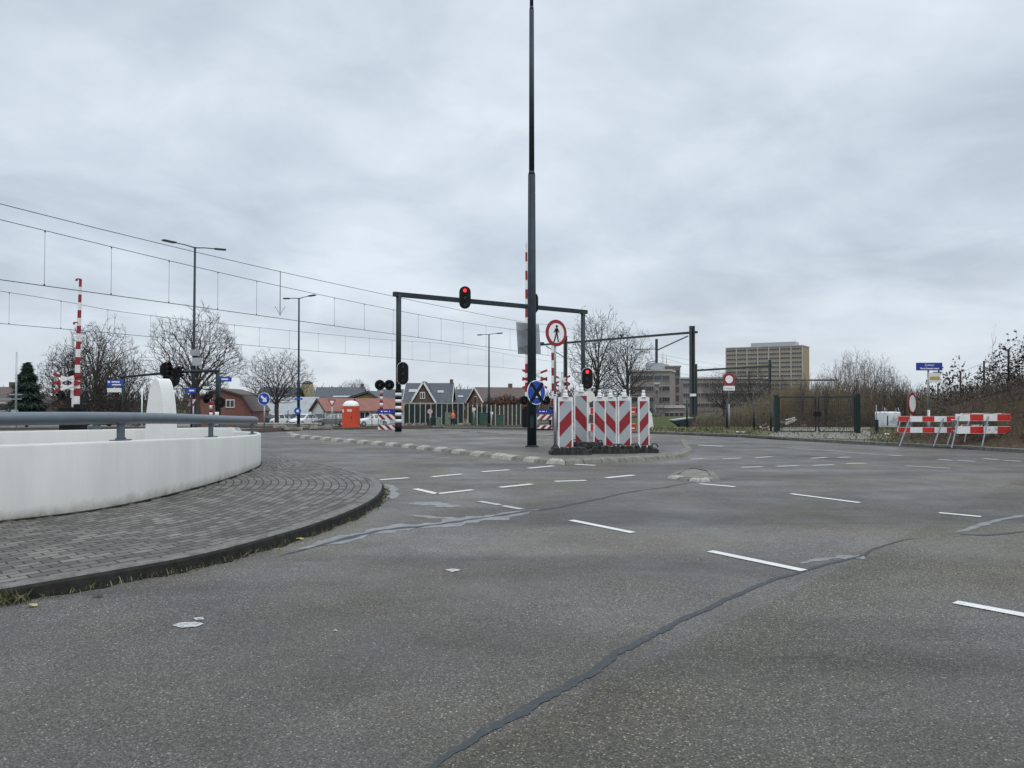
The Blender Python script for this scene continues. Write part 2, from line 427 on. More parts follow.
# upright kerb along the verge
mb=MB();c=cat([Vector((x,y,0)) for x,y in EDGE],5)
for i in range(len(c)-1):
    a,b=c[i],c[i+1];dv=(b-a).normalized();nn=Vector((dv.y,-dv.x,0))
    pr=[(0,0),(0,.10),(.03,.115),(.13,.115),(.14,.03)]
    va=[a+nn*q+Vector((0,0,h+g(a.y))) for q,h in pr];vb=[b+nn*q+Vector((0,0,h+g(b.y))) for q,h in pr]
    mb.add(va+vb,[(k,k+1,k+6,k+5) for k in range(4)],0)
k=mb.build('kerb',KERBD);tag(k,kind='structure')
# lawn behind the fence and the paved track through the gate
sheet('lawn',[(4.5,44),(30,37.5),(70,42),(70,100),(4.5,100)],LAWN,.04)
gl=[gp(765,438.0),gp(905,441.5),gp(862,431),gp(900,426),gp(640,425.5),gp(660,428.5),gp(778,431.5)]
sheet('path',[(p.x,p.y) for p in gl],PATHM,.046)
# pale concrete band behind the island
sheet('pavement',[(p.x,p.y) for p in (gp(404,434.2),gp(470,435.8),gp(560,439.2),gp(700,441.8),gp(640,435.2),gp(520,431.8),gp(404,430.6))],PATHM,.006)
sheet('pavement',[(-46,62),(-9,62),(-9,66.5),(-46,66.5)],PATHM,.006)
sheet('parking_lot',[(-70,84.2),(40,84.2),(40,112),(-70,112)],m_asphalt('parking_asphalt',(.15,.145,.135),(.3,.29,.27)),.004)

# pavement of bricks beside the white wall
KP=[(-6.2,2.4),(-4.8,4.2)]+[tuple(gp(a,b)[:2]) for a,b in((0,605),(130,581),(200,567),(260,551),(310,535.5),(350,520),(375,506),(383.5,495),(380,487),(365,479.5),(340,472),(300,463.5),(265,458))]+[(-9,21.5)]
WP=[(-9,6.5),(-7.6,8.0),(-6.75,9.0),(-6.3,9.46),(-6.0,9.85),(-5.75,10.25),(-5.6,10.65),(-5.48,11.2),(-5.41,12),(-5.37,13),(-5.37,14),(-5.42,15),(-5.55,16.3),(-5.78,17.7),(-6.25,18.9),(-7.2,19.55)]
WP=[(x*.923,y*.923) for x,y in WP]
kc=cat([Vector((x,y,0)) for x,y in KP],10);wc=cat([Vector((x,y,0)) for x,y in WP],10)
KH=.115
mb=MB();arc=0;rows=[]
for i,(a,b) in enumerate(zip(kc,wc)):
    if i:arc+=(a-kc[i-1]).length
    dv=(b-a);L=dv.length;dv.normalize();rows.append((a,dv,L,arc))
N=12
for i in range(len(rows)-1):
    for j in range(N):
        q=[]
        uv=[]
        for (a,dv,L,s),t in((rows[i],j/N),(rows[i+1],j/N),(rows[i+1],(j+1)/N),(rows[i],(j+1)/N)):
            v=.14+(L-.14+.05)*t;p=a+dv*v
            q.append((p.x,p.y,KH+.012*math.sin(p.x*2.1+p.y*1.3)*min(1,t*6)*min(1,(1-t)*6)));uv.append((s,v))
        mb.add(q,[(0,1,2,3)],0,True,[uv])
pav=mb.build('pavement',PAV);tag(pav,'grey brick pavement curving round the white parapet wall',kind='structure')
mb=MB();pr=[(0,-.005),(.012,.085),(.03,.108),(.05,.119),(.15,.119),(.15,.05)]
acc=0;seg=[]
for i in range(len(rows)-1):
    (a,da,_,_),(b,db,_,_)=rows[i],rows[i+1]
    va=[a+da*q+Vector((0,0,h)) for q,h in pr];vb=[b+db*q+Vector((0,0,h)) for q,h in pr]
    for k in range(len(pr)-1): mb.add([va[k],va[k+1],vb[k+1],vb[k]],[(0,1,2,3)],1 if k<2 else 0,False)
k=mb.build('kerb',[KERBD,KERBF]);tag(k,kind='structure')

EDGE_DARK=M('dark_edge',(.020,.019,.015),.95,var=.5,sc=9,spec=.1)  # near-black strips along the wall foot and the kerb foot
def edge_strip(name,pts,side,w,z,par,seed):
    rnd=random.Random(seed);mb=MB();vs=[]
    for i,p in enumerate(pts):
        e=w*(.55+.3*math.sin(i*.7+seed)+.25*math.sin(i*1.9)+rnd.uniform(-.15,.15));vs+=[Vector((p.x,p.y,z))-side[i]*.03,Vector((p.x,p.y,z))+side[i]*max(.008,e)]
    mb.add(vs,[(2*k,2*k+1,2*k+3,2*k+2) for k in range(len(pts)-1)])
    o=mb.build(name,EDGE_DARK)
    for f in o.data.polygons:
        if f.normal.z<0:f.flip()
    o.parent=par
edge_strip('wall_base_line',[r[0]+r[1]*r[2] for r in rows],[-r[1] for r in rows],.075,KH+.018,pav,1)
edge_strip('kerb_base_line',[r[0] for r in rows],[-r[1] for r in rows],.085,.005,road,2)
# traffic island
def island(name,base,hh,inset,top,blocks,label,nwhite=99):
    """base: outline on the road (counter-clockwise), sloped kerb blocks, paved top"""
    n=len(base);P=[Vector((x,y,0)) for x,y in base]
    inner=[]
    for i in range(n):
        t=(P[(i+1)%n]-P[i-1]).normalized();nn=Vector((-t.y,t.x,0));inner.append(P[i]+nn*inset)
    o=sheet(name,[(p.x,p.y) for p in inner],top,hh,ys=())
    o['label']=label
    mb=MB()
    for i in range(n):
        a,b=P[i],P[(i+1)%n];ia,ib=inner[i],inner[(i+1)%n]
        L=(b-a).length;m=max(1,round(L/blocks))
        for k in range(m):
            t0=k/m+.010/L;t1=(k+1)/m-.010/L
            p=[a.lerp(b,t0),a.lerp(b,t1),ia.lerp(ib,t1),ia.lerp(ib,t0)]
            jz=random.uniform(-.006,.006)
            mid=[p[0].lerp(p[3],.22)+Vector((0,0,hh*.72)),p[1].lerp(p[2],.22)+Vector((0,0,hh*.72))]
            q=[p[0]+Vector((0,0,-.01)),p[1]+Vector((0,0,-.01)),mid[1],mid[0],p[2]+Vector((0,0,hh+.008+jz)),p[3]+Vector((0,0,hh+.008+jz))]
            kk_=k%2 if i<nwhite else 1
            mb.add(q,[(0,1,2,3),(3,2,4,5)],kk_)
            mb.add([q[0],q[3],q[5],p[3]-Vector((0,0,.02))],[(0,1,2,3)],kk_);mb.add([q[1],p[2]-Vector((0,0,.02)),q[4],q[2]],[(0,1,2,3)],kk_)
    kk=mb.build('kerb',[KW,KB],recalc=False);kk.parent=o
    return o
random.seed(5)
IS=[gp(a,b) for a,b in((286,434.5),(290,437),(330,441),(400,447.2),(450,453),(500,459.2),(545,463.8),(566,464.8),(620,462),(660,460),(686,457),(694,452))]
ISP=[(p.x,p.y) for p in IS]+[(6.3,28.0),(3.0,29.5),(.6,30.8),(-2.0,34.0),(-5,37.0),(-9.8,35.6)]
island('traffic_island',ISP,.11,.26,ASPH2,.5,'long asphalt traffic island edged with black and white kerb blocks',7)
IS2=[gp(a,b) for a,b in((666,478),(700,482.5),(722,480),(716,473.5),(696,470),(676,472))]
island('traffic_island',[(p.x,p.y) for p in IS2],.05,.20,KB,.35,'small worn kerb stub lying in the carriageway',2)

# road markings, sealed cracks and painted wet sheen, children of the road
def flat(name,pix,mat,dz,par=road):
    pts=[gp(a,b) for a,b in pix];mb=MB();mb.add([(p.x,p.y,p.z+dz) for p in pts],[list(range(len(pts)))])
    o=mb.build(name,mat);
    for p in o.data.polygons:
        if p.normal.z<0:p.flip()
    o.parent=par;return o
def dash(x0,y0,x1,y1,w,mat=MARK):
    a=gp(x0,y0);b=gp(x1,y1);d=(b-a).normalized();n=Vector((-d.y,d.x,0))*w/2
    m=6;up=Vector((0,0,.006));vs=[];rnd=random.Random(x0)
    for k in range(m+1):
        p=a.lerp(b,k/m)+up;e=rnd.uniform(-.006,.006);vs+= [p+n*(1+e*4),p-n*(1+e*3)]
    mb=MB();mb.add(vs,[(2*k,2*k+1,2*k+3,2*k+2) for k in range(m)])
    o=mb.build('lane_marking',mat)
    for p in o.data.polygons:
        if p.normal.z<0:p.flip()
    o.parent=road
D=[(380,480,409,478,.13),(415,489,437,494,.12),(437,494,473,490,.12),(432,477,462,474.2,.13),(482,472,509,470,.13),(528,468.5,554,466,.14),
(500,487.6,532,484.2,.13),(555,481.6,586,480.6,.13),(606,478,634,475.3,.14),(571,520.5,633,533,.10),(710,551.5,804,571,.105),(955,602.5,1040,618.5,.11),
(791,494,860,503,.10),(939,513,981,517,.10),(700,484,735,487,.11),(698,445.3,723,446.3,.20),(575,464.4,595,465.6,.14),
(741,467.6,763,466.9,.16),(776,466.6,799,465.8,.16),(812,465.6,834,464.9,.16),(846,463.8,866,463.4,.16),
(690,459.6,704,458.8,.15),(723,459.2,741,458.2,.15),(755,458,772,456.8,.15),(811,458.5,827,457.6,.15),(838,457.8,850,457.2,.15),
(889,455.2,903,456.2,.16),(938,459.6,953,460.6,.16),(957,460.3,975,461.6,.16),(983,458.8,999,460,.16),(1004,460.5,1022,461.6,.16)]
for a in D[:17]: dash(*a)
for a in D[17:]: dash(*a,mat=MARKW)
for a in((479,501.5,500,505.2,.11),(503,506,522,509.5,.11),(905,466,950,468.5,.12),(640,442,690,443.5,.12),(780,447,880,455,.08)): dash(*a,mat=MARKW)
def strip(name,pix,w,mat,dz,jit=.35,seed=1,n=14):
    rnd=random.Random(seed)
    c=cat([gp(a,b) for a,b in pix],n);mb=MB();vs=[]
    for i,p in enumerate(c):
        d=(c[min(i+1,len(c)-1)]-c[max(i-1,0)]).normalized();nn=Vector((-d.y,d.x,0))
        tt=i/(len(c)-1);ww=(w[0]+(w[1]-w[0])*tt)*min(1,5*min(tt,1-tt)+.08)
        s1=math.sin(i*.35+seed)*.35+math.sin(i*.83+seed*2)*.3+rnd.uniform(-.2,.2);s2=math.sin(i*.41+seed*3)*.35+math.sin(i*.97+seed)*.3+rnd.uniform(-.2,.2)
        q=p+nn*.006*math.sin(i*.23+seed)
        vs+=[q+nn*ww*(.5+s1*jit*.6)+Vector((0,0,dz)),q-nn*ww*(.5+s2*jit*.6)+Vector((0,0,dz))]
    mb.add(vs,[(2*k,2*k+1,2*k+3,2*k+2) for k in range(len(c)-1)])
    o=mb.build(name,mat)
    for p in o.data.polygons:
        if p.normal.z<0:p.flip()
    o.parent=road;return o
strip('crack_seal',[(380,815),(430,770),(475,738),(520,713),(560,690),(590,674),(620,652),(650,637),(680,621),(720,603),(760,585),(800,572),(840,561),(858,557),(880,547),(905,540),(925,538)],(.070,.035),TAR,.0035,.35,1,24)
strip('crack_seal',[(280,556),(330,543),(380,531),(430,525.5),(470,520),(520,512.5),(560,507),(600,498.5),(640,490.5),(672,487)],(.10,.07),TAR,.0035,.8,2)
strip('pale_sheen_smear',[(290,551),(340,540),(390,529),(440,524.5),(485,518),(540,509.5)],(.22,.50),TARW,.0025,.7,3)  # damp streaks, their wet sheen put into the pale colour
strip('pale_sheen_smear',[(416,502),(438,505),(462,506.5)],(.40,.25),TARW,.0025,.7,4)
strip('pale_sheen_smear',[(405,515),(430,517),(470,519),(505,514)],(.08,.30),TARW,.003,.9,5)
strip('pale_sheen_smear',[(385,484),(394,492),(392,499)],(.2,.12),TARW,.003,.8,6)
strip('pale_sheen_smear',[(800,564),(840,557),(866,559)],(.08,.18),TARW,.0028,.9,7)
strip('crack_seal',[(955,533),(975,527),(1000,520),(1040,513)],(.09,.09),TARW,.0032,.5,8)
strip('crack_seal',[(958,534),(990,535),(1040,530)],(.06,.06),TAR,.0035,.5,9)
strip('crack_seal',[(655,489),(690,483),(735,478)],(.05,.03),TAR,.003,.6,10)
for pix in([(172,626),(180,623),(195,622.5),(204,624),(198,627),(182,628.5)],[(193,618.5),(203,617.5),(204,620),(196,620.5)],[(445,570),(455,569),(461,570.5),(452,572.5)],[(333,631),(336,630),(338,632)]):
    flat('paint_remnant',pix,FLECK,.005)

mb=MB();nx=26;vs=[]
for j in range(nx):
    for i in range(nx):
        x=7+i*.9;y=62+j*1.5;u=(i/(nx-1)*2-1);v=(j/(nx-1)*2-1);vs.append((x,y,g(y)-.05+1.15*max(0,1-u*u)**1.2*max(0,1-v*v)))
mb.add(vs,[(j*nx+i,j*nx+i+1,(j+1)*nx+i+1,(j+1)*nx+i) for j in range(nx-1) for i in range(nx-1)],0,True)
tag(mb.build('grass_mound',LAWN),kind='structure')
# ------------------------------------------------------------------ white parapet wall with handrail
wroot=thing('parapet_wall','curved white rendered parapet wall with thick blue-grey handrail round an underpass ramp','wall',(-5.4,13,0))
path=WP[:-1]+[(x*.923,y*.923) for x,y in ((-6.9,19.5),(-7.8,19.5),(-9.0,18.75),(-11.4,17.05),(-14.2,15.0),(-22,9.2))]
pc=cat([Vector((x,y,0)) for x,y in path],10)
def hz(i):
    y=pc[i].y
    return .985-.205*sm(8.3,17,y) if i<150 else .86-.0*y
T=.26;mb=MB();tops=[]
LP=[]
for i,p in enumerate(pc):
    d=(pc[min(i+1,len(pc)-1)]-pc[max(i-1,0)]).normalized();nn=Vector((-d.y,d.x,0));h=hz(i)
    LP.append([p+nn*q+Vector((0,0,z)) for q,z in((0,-.02),(0,h-.03),(.008,h-.01),(.03,h),(T-.03,h),(T-.008,h-.01),(T,h-.03),(T,-.02))])
    tops.append((p+nn*T*.5,h,d))
for i in range(len(LP)-1):
    mb.add(LP[i]+LP[i+1],[(k,k+1,k+9,k+8) for k in range(7)],0,True)
o=mb.build('wall',WALLM,wroot,world=True,recalc=False)
mod=o.modifiers.new('e','EDGE_SPLIT');mod.split_angle=R(35)
iend=idx_end=min(range(len(tops)),key=lambda i:(tops[i][0]-Vector((-6.1,17.8,0))).length)
rail_off=lambda i:.30-.11*sm(iend-22,iend+6,i)
rt=[t[0]+Vector((0,0,t[1]+rail_off(i))) for i,t in enumerate(tops)]
MB().tube(rt,.078,16).build('handrail',RAIL,wroot,world=True,recalc=False)
acc=0;nxt=1.0;idx=[]
want=[(-6.7,7.6),(-5.12,10.2),(-4.9,13.0),(-5.26,15.9)]
for wv in want: idx.append(min(range(len(tops)),key=lambda i:(tops[i][0]-Vector((*wv,0))).length))
acc=0
for i in range(idx[-1]+1,len(tops)):
    acc+=(tops[i][0]-tops[i-1][0]).length
    if acc>2.6: idx.append(i);acc=0
for i in idx:
    p,h,d=tops[i];nn=Vector((-d.y,d.x,0));b=p+Vector((0,0,h));mb=MB()
    ro=rail_off(i)-.05;mb.bar(b,b+Vector((0,0,ro)),.10,.05,0,up=nn)
    mb.bar(b-d*.13+Vector((0,0,.008)),b+d*.13+Vector((0,0,.008)),.14,.016)
    for s in(-1,1): mb.cyl(b+d*.09*s+Vector((0,0,.014)),b+d*.09*s+Vector((0,0,.04)),.014,n=8)
    mb.bar(b-d*.09+Vector((0,0,ro-.015)),b+d*.09+Vector((0,0,ro-.015)),.09,.02)
    mb.build('handrail_post',RAIL,wroot,world=True)
# floor seen inside the ramp opening and the white fin
sheet('ramp_floor',[(-8.0,6.9),(-5.7,9.5),(-5.35,12.9),(-5.7,16.8),(-6.9,17.4),(-10.5,15.3),(-18.4,9.2)],PATHM,.012)
d=16.2;fr=thing('concrete_fin','tall white rounded concrete fin rising behind the handrail','concrete fin',tuple(B(162.0,d)),R(-14))
pf=[]
H=1.95;wl,wr=.24,.22
for k in range(15):
    t=math.pi/2*k/14;pf.append((wr*math.cos(t),H*(.36+.64*math.sin(t))) if k<14 else (0,H))
lf=[(-wl*math.cos(t),H*(.36+.64*math.sin(t))) for t in [math.pi/2*k/14 for k in range(14)]][::-1]
poly=[(wr,0)]+pf+lf+[(-wl,0)]
MB().prism(poly,(0,.2,0),(1,0,0),(0,0,1),(0,-.4,0),0).build('fin',WHITEM,fr)

# ------------------------------------------------------------------ helpers for street furniture
def signal_head(root,c,w=.56,h=1.06,lit=None,yaw=0,rim=True):
    """oval three-lamp head facing -y, centre c (local)"""
    mb=MB();c=Vector(c);Mx=Matrix.Rotation(yaw,3,'Z')
    def put(m,name,mat):
        m.v=[tuple(Mx@Vector(v)+c) for v in m.v];return m.build(name,mat,root)
    if rim: put(MB().face(stadium(w,h),y=0,t=.02),'backplate_rim',WHT)
    bp=MB().face(stadium(w*.93,h*.96),y=-.012,t=.02);bp.prism(stadium(w*.7,h*.86),(0,.20,0),(1,0,0),(0,0,1),(0,-.20,0))
    body=put(bp,'backplate',BLACK)
    for k,z in enumerate((.30,0,-.30)):
        r=w*.15;l=MB().face([(a,b+z*h) for a,b in circ(r,20)],y=-.028,t=.012)
        lo=put(l,'lens',REDLIT if lit==k else (LAMPOFF if k==0 else LAMPG))
        vz=MB();n=10;vs=[]
        for y,q in((-.025,1.16),(-.20,1.10)):
            for i in range(n+1):
                t=R(-20+220*i/n);vs.append((r*q*math.cos(t),y,z*h+r*q*math.sin(t)))
        vz.add(vs,[(i,i+1,n+2+i,n+1+i) for i in range(n)],0,True);put(vz,'visor',BLACK)
def post(mb,x,y,z0,z1,r0,r1=None,n=14,mi=0): mb.cyl((x,y,z0),(x,y,z1),r0,r1,n,mi)
def text(s,size,mat,parent,loc,rx=R(90),rz=0,bold=0):
    cu=bpy.data.curves.new('lettering','FONT');cu.body=s;cu.size=size;cu.align_x='CENTER';cu.align_y='CENTER';cu.extrude=.002;cu.offset=bold
    tmp=bpy.data.objects.new('t',cu);COL.objects.link(tmp);bpy.context.view_layer.update()
    me=bpy.data.meshes.new_from_object(tmp.evaluated_get(bpy.context.evaluated_depsgraph_get()))
    bpy.data.objects.remove(tmp);bpy.data.curves.remove(cu);me.materials.clear();me.materials.append(mat)
    o=bpy.data.objects.new('lettering',me);COL.objects.link(o);o.parent=parent;o.location=loc;o.rotation_euler=(rx,0,rz);return o
def arrow(L,w,hd,ang):
    p=[(-w/2,-L/2),(w/2,-L/2),(w/2,L/2-hd),(hd*.8,L/2-hd),(0,L/2),(-hd*.8,L/2-hd),(-w/2,L/2-hd)]
    c,s=math.cos(ang),math.sin(ang);return [(x*c-y*s,x*s+y*c) for x,y in p]
def banded(mb,x,y,z0,z1,r,n,cols,k0=0,sides=14):
    for i in range(n):
        a=z0+(z1-z0)*i/n;b=z0+(z1-z0)*(i+1)/n;mb.cyl((x,y,a),(x,y,b),r,r,sides,cols[(i+k0)%2])

# --- central tall lamp post
d=22.9;p=B(531.8,d);p.z=.11
r_=thing('street_lamp','very tall dark grey-blue lamp post on the traffic island, top beyond the picture','street lamp',tuple(p))
zt=W(530,175,d).z-p.z
mb=MB();post(mb,0,0,0,zt,.140,.108,20);mb.tube([(0,0,zt),(0,0,zt+.12)],[.108,.080],20);post(mb,-.0,0,zt+.12,zt+5.0,.082,.07,18);mb.tube([(0,0,zt+5.0),(0,0,zt+5.1)],[.07,.055],16);post(mb,0,0,zt+5.1,zt+7.0,.055,.045,14)
mb.build('pole',DGREY,r_)
mb=MB();mb.cyl((0,0,.0),(0,0,.04),.20,.19,20);mb.box((0,-.136,.75),(.10,.02,.36));mb.build('base_collar',DGREY,r_)
mb=MB();mb.bar((0,0,zt+6.9),(-.5,-.2,zt+7.0),.05,.05);mb.box((-.75,-.3,zt+7.02),(.6,.28,.09),0,R(20));mb.build('lamp_head',DGREY,r_)
# grey sign back fixed behind the post
s=thing('traffic_sign','square grey sign board seen from the back, bolted behind the tall lamp post','traffic sign',tuple(W(529,338,d+.22)))
c4=[W(516,322,d+.2),W(539,324.5,d+.45),W(541,354,d+.45),W(518,354,d+.2)]
c4=[q-s.location for q in c4];nn=(c4[1]-c4[0]).cross(c4[2]-c4[1]).normalized()
mb=MB();mb.add(c4+[q+Vector((0,.02,0)) for q in c4],[(0,1,2,3),(7,6,5,4),(0,4,5,1),(1,5,6,2),(2,6,7,3),(3,7,4,0)]);mb.build('panel',GREY,s)
mb=MB();
for z in(.25,-.25): mb.bar((-.32,-.09,z),(.32,.06,z),.03,.04)
mb.build('bracket',GALV,s)
# round blue sign with black tape cross
d2=d-.2;s=thing('traffic_sign','round blue arrow sign crossed out with black tape on the tall lamp post','traffic sign',tuple(W(536.5,392.5,d2)),R(40))
rr=mm(12.3,d2)
MB().face(circ(rr),y=0,t=.02).build('rim',LETW,s)
MB().face(circ(rr*.93),y=-.004,t=.02).build('panel',BLUE,s)
MB().face(arrow(rr*1.35,rr*.28,rr*.5,R(-135)),y=-.009,t=.008).build('arrow',LETW,s)
mb=MB()
for a in(50,-50):
    q=[( math.cos(R(a))*x-math.sin(R(a))*y, math.sin(R(a))*x+math.cos(R(a))*y) for x,y in rect(rr*2.02,rr*.30)]
    mb.face(q,y=-.016-.004*(a>0),t=.006)
mb.build('tape_cross',BLACK,s)
mb=MB();mb.box((0,.04,0),(.1,.06,.3));mb.build('bracket',GALV,s)
# --- no pedestrians sign
d=21.4;p=B(556.5,d);p.z=.11;s=thing('traffic_sign','round red-rimmed sign with black walking figure on a grey pole','traffic sign',tuple(p),R(36))
zc=W(556,333,d).z-p.z;rr=mm(13.4,d)
mb=MB();post(mb,0,.06,0,1.5,.045,.045);mb.tube([(0,.06,1.5),(0,.06,1.55)],[.045,.034],14);post(mb,0,.06,1.55,zc+rr*.6,.034,.034);mb.build('pole',GALV,s)
MB().face(circ(rr,36),c=(0,zc),y=0,t=.02).build('rim',RED,s)
MB().face(circ(rr*.74,36),c=(0,zc),y=-.004,t=.02).build('panel',LETW,s)
mb=MB();q=rr*1.1
mb.face(circ(q*.095,14),c=(q*.02,zc+q*.45),y=-.009,t=.008)
for pl in([(-.10,.33),(.12,.33),(.10,-.06),(-.08,-.06)],[(-.08,-.05),(.02,-.05),(-.13,-.55),(-.24,-.55)],[(.0,-.05),(.10,-.05),(.20,-.53),(.10,-.55)],[(-.09,.33),(-.03,.25),(-.20,.0),(-.26,.03)],[(.11,.33),(.05,.25),(.20,.02),(.26,.06)],[(-.24,-.55),(-.30,-.60),(-.16,-.60),(-.13,-.55)],[(.10,-.55),(.08,-.6),(.26,-.58),(.20,-.53)]):
    mb.face([(a*q,b*q) for a,b in pl],c=(0,zc),y=-.009,t=.008)
mb.build('walking_figure',BLACK,s)
mb=MB();mb.box((0,.03,zc+.1),(.2,.05,.03));mb.box((0,.03,zc-.1),(.2,.05,.03));mb.build('bracket',GALV,s)

# --- striped beacons
def beacon(px,yt,yb,d,w_px,slope,rz,label,foot=True):
    p=B(px,d);p.z=.11;w=mm(w_px,d);zb=W(px,yb,d).z-p.z;zt=W(px,yt,d).z-p.z;h=zt-zb
    s=thing('traffic_beacon',label,'traffic beacon',tuple(p),rz,'striped beacons on the traffic island')
    fr=MB();fr.prism(rrect(w,h,.04),(0,.03,(zt+zb)/2),(1,0,0),(0,0,1),(0,-.06,0));fr.build('frame',WHT,s)
    iw,ih=w*.80,h*.885;zc=zb+h*.475
    MB().face(rect(iw,ih),c=(0,zc),y=-.031,t=.004).build('panel',REFW,s)
    mb=MB()
    per=iw*2.5
    for pl in diag(iw,ih,per,.47,slope*1.1,phase=-iw*.52): mb.face(pl,c=(0,zc),y=-.036,t=.004)
    mb.build('stripes',RED,s)
    mb=MB();mb.cyl((0,0,zt),(0,0,zt+mm(4,d)),w*.17,w*.15,10);mb.cyl((0,0,zt+mm(4,d)),(0,0,zt+mm(7,d)),w*.13,w*.13,10);mb.cyl((0,0,zt-.01),(0,0,zt+.02),w*.24,w*.22,10);mb.build('lamp_socket',WHT,s)
    mb=MB();mb.box((0,0,zb/2+.06),(.06,.045,zb+.1));mb.build('stem',BLACK,s)
    return s
def foot(px,d,L,Wd,rz,label,z=.11,h=.18):
    p=B(px,d);p.z=z;s=thing('ballast_foot',label,'ballast foot',tuple(p),rz,'black rubber feet under the beacons')
    mb=MB();prof=[(-L/2,0),(-L/2,h*.45),(-L/2+.06,h*.7)]
    n=max(3,int(L/.22))
    for k in range(n):
        x0=-L/2+.08+(L-.16)*k/n;x1=-L/2+.08+(L-.16)*(k+1)/n;q=x1-x0
        prof+=[(x0,h),(x0+q*.62,h),(x0+q*.7,h*.55),(x0+q*.95,h*.55)]
    prof+=[(L/2-.06,h*.7),(L/2,h*.45),(L/2,0)]
    mb.prism(prof,(0,Wd/2,0),(1,0,0),(0,0,1),(0,-Wd,0));mb.box((0,0,h*.3),(L*.9,Wd+.06,h*.6))
    mb.build('rubber_block',RUB,s)
    mb=MB()
    for x in(-L*.36,L*.36): mb.tube([(x-.09,0,h*.8),(x-.05,0,h+.05),(x+.05,0,h+.05),(x+.09,0,h*.8)],.018,8)
    mb.build('grip',RUB,s);return s
beacon(565.5,397,448.5,20.3,15.0,1,R(2),'leftmost striped beacon, red bands rising to the right, beside the grey sign pole')
beacon(581.2,391.5,444,21.5,14.3,-1,R(-14),'tallest-standing striped beacon, red bands falling to the right, under the red-lit signal')
beacon(599.6,396.8,447.2,20.7,12.4,-1,R(-4),'left one of the two touching striped beacons')
beacon(610.6,396.8,447.2,20.72,12.2,-1,R(-4),'right one of the two touching striped beacons')
beacon(624.4,396.5,447,20.7,13.6,1,R(3),'striped beacon just right of the touching pair, red bands rising to the right')
beacon(643.5,397,446.8,20.9,11.8,1,R(16),'rightmost striped beacon, standing apart from the others')
foot(570,19.7,1.05,.42,R(6),'black rubber foot under the leftmost beacon')
foot(587,20.5,1.0,.42,R(-28),'black rubber foot lying askew under the second beacon, topmost of the heap',.11,.27)
foot(607,20.1,.95,.42,R(4),'black rubber foot under the two touching beacons')
foot(625,20.2,.62,.42,R(2),'black rubber foot under the beacon right of the pair')
foot(645,20.4,.68,.42,R(-6),'black rubber foot under the rightmost beacon')

# --- red and white plank barriers
def plank_barrier(x0,x1,d,rows,base_y,label,group,legs,cells,first_red=True,rz=0,z0=0):
    """planks spanning pixels x0..x1, rows = (top,bottom) pixel rows"""
    xm=(x0+x1)/2;p=B(xm,d);p.z=z0
    s=thing('plank_barrier',label,'road barrier',tuple(p),rz,group);L=mm(x1-x0,d)/math.cos(rz)
    for (a,b) in rows:
        zt=W(xm,a,d).z-p.z;zb=W(xm,b,d).z-p.z;h=zt-zb;zc=(zt+zb)/2
        mb=MB();mb.prism(rrect(L,h,.03),(0,.03,zc),(1,0,0),(0,0,1),(0,-.06,0))
        pl=mb.build('plank',WHT,s)
        mb=MB();cw=L/cells
        for k in range(cells):
            if (k%2==0)==first_red:
                mb.face(rect(cw*.99,h*.93),c=(-L/2+cw*(k+.5),zc),y=-.031,t=.004)
                mb.prism(rect(cw*.99,h*.93),(-L/2+cw*(k+.5),.035,zc),(1,0,0),(0,0,1),(0,-.004,0))
        r=mb.build('red_field',ORED,pl)
        if first_red:
            MB().face([(0,-.018),(.16,-.018),(.14,.018),(-.02,.018)],c=(L/2-cw*.6,zc-h*.12),y=-.036,t=.003).build('maker_mark',LETW,pl)
    zt=W(xm,rows[0][0],d).z-p.z
    for lx in legs:
        X=-L/2+L*lx;mb=MB();mb.box((X,.055,zt*.66),(.11,.05,zt*.62));mb.build('upright',GREYL,s)
        for sgn in(-1,1):
            mb=MB();mb.bar((X,sgn*.06,zt*.93),(X-(.52 if sgn<0 else .05),sgn*.50,.0),.036,.026);mb.build('leg',GREYL,s)
    return s
plank_barrier(898.5,957,24.6,((416.2,421.8),(427.2,432.8)),444,'red and white plank barrier on the right verge, left one, leaning against its neighbour','plank barriers on the right verge',(.19,.74,.95),5,True,R(-4),.04)
plank_barrier(955,1010.5,24.0,((414.0,421),(426.3,433.6)),444,'red and white plank barrier on the right verge, front right one','plank barriers on the right verge',(.04,.58),4,False,R(2),.04)
bb=plank_barrier(960,1014,24.9,((413.2,419.5),(424.8,431)),444,'red and white plank barrier half hidden behind the front right one','plank barriers on the right verge',(.15,.92),5,True,R(3),.04)
plank_barrier(572,636,28.8,((407.6,414.6),(423.6,431.0)),438,'bright red plank barrier standing behind the striped beacons','plank barriers behind the beacons',(.12,.85),7,True,0,0)

# --- signal gantry
a=gp(398.3,431.6,.11);b_=W(583,310,40.5);zb=W(396,294.5,a.y).z
g0=thing('signal_gantry','dark steel portal over the road carrying traffic signals, striped left post','signal gantry',(a.x,a.y,.11))
e=Vector((b_.x,b_.y,0));e.z=zb
ptL=Vector((a.x,a.y,zb));dirb=(e-ptL).normalized()
mb=MB();h0=W(398,389.5,a.y).z
post(mb,a.x,a.y,h0,zb,.115,.115,16);mb.build('post',DGREY,g0,world=True)
mb=MB();post(mb,a.x,a.y,.11,.11+mm(9,a.y),.15,.15,16,0)
z1=.11+mm(9,a.y);n=10
for k in range(n):
    q0=z1+(h0-z1)*k/n;q1=z1+(h0-z1)*(k+1)/n;mb.cyl((a.x,a.y,q0),(a.x,a.y,q1),.14,.14,16,(k+1)%2)
mb.build('banded_base',[BLACK,WHT],g0,world=True)
mb=MB();post(mb,e.x,e.y,g(e.y),zb,.115,.115,16);mb.build('post',DGREY,g0,world=True)
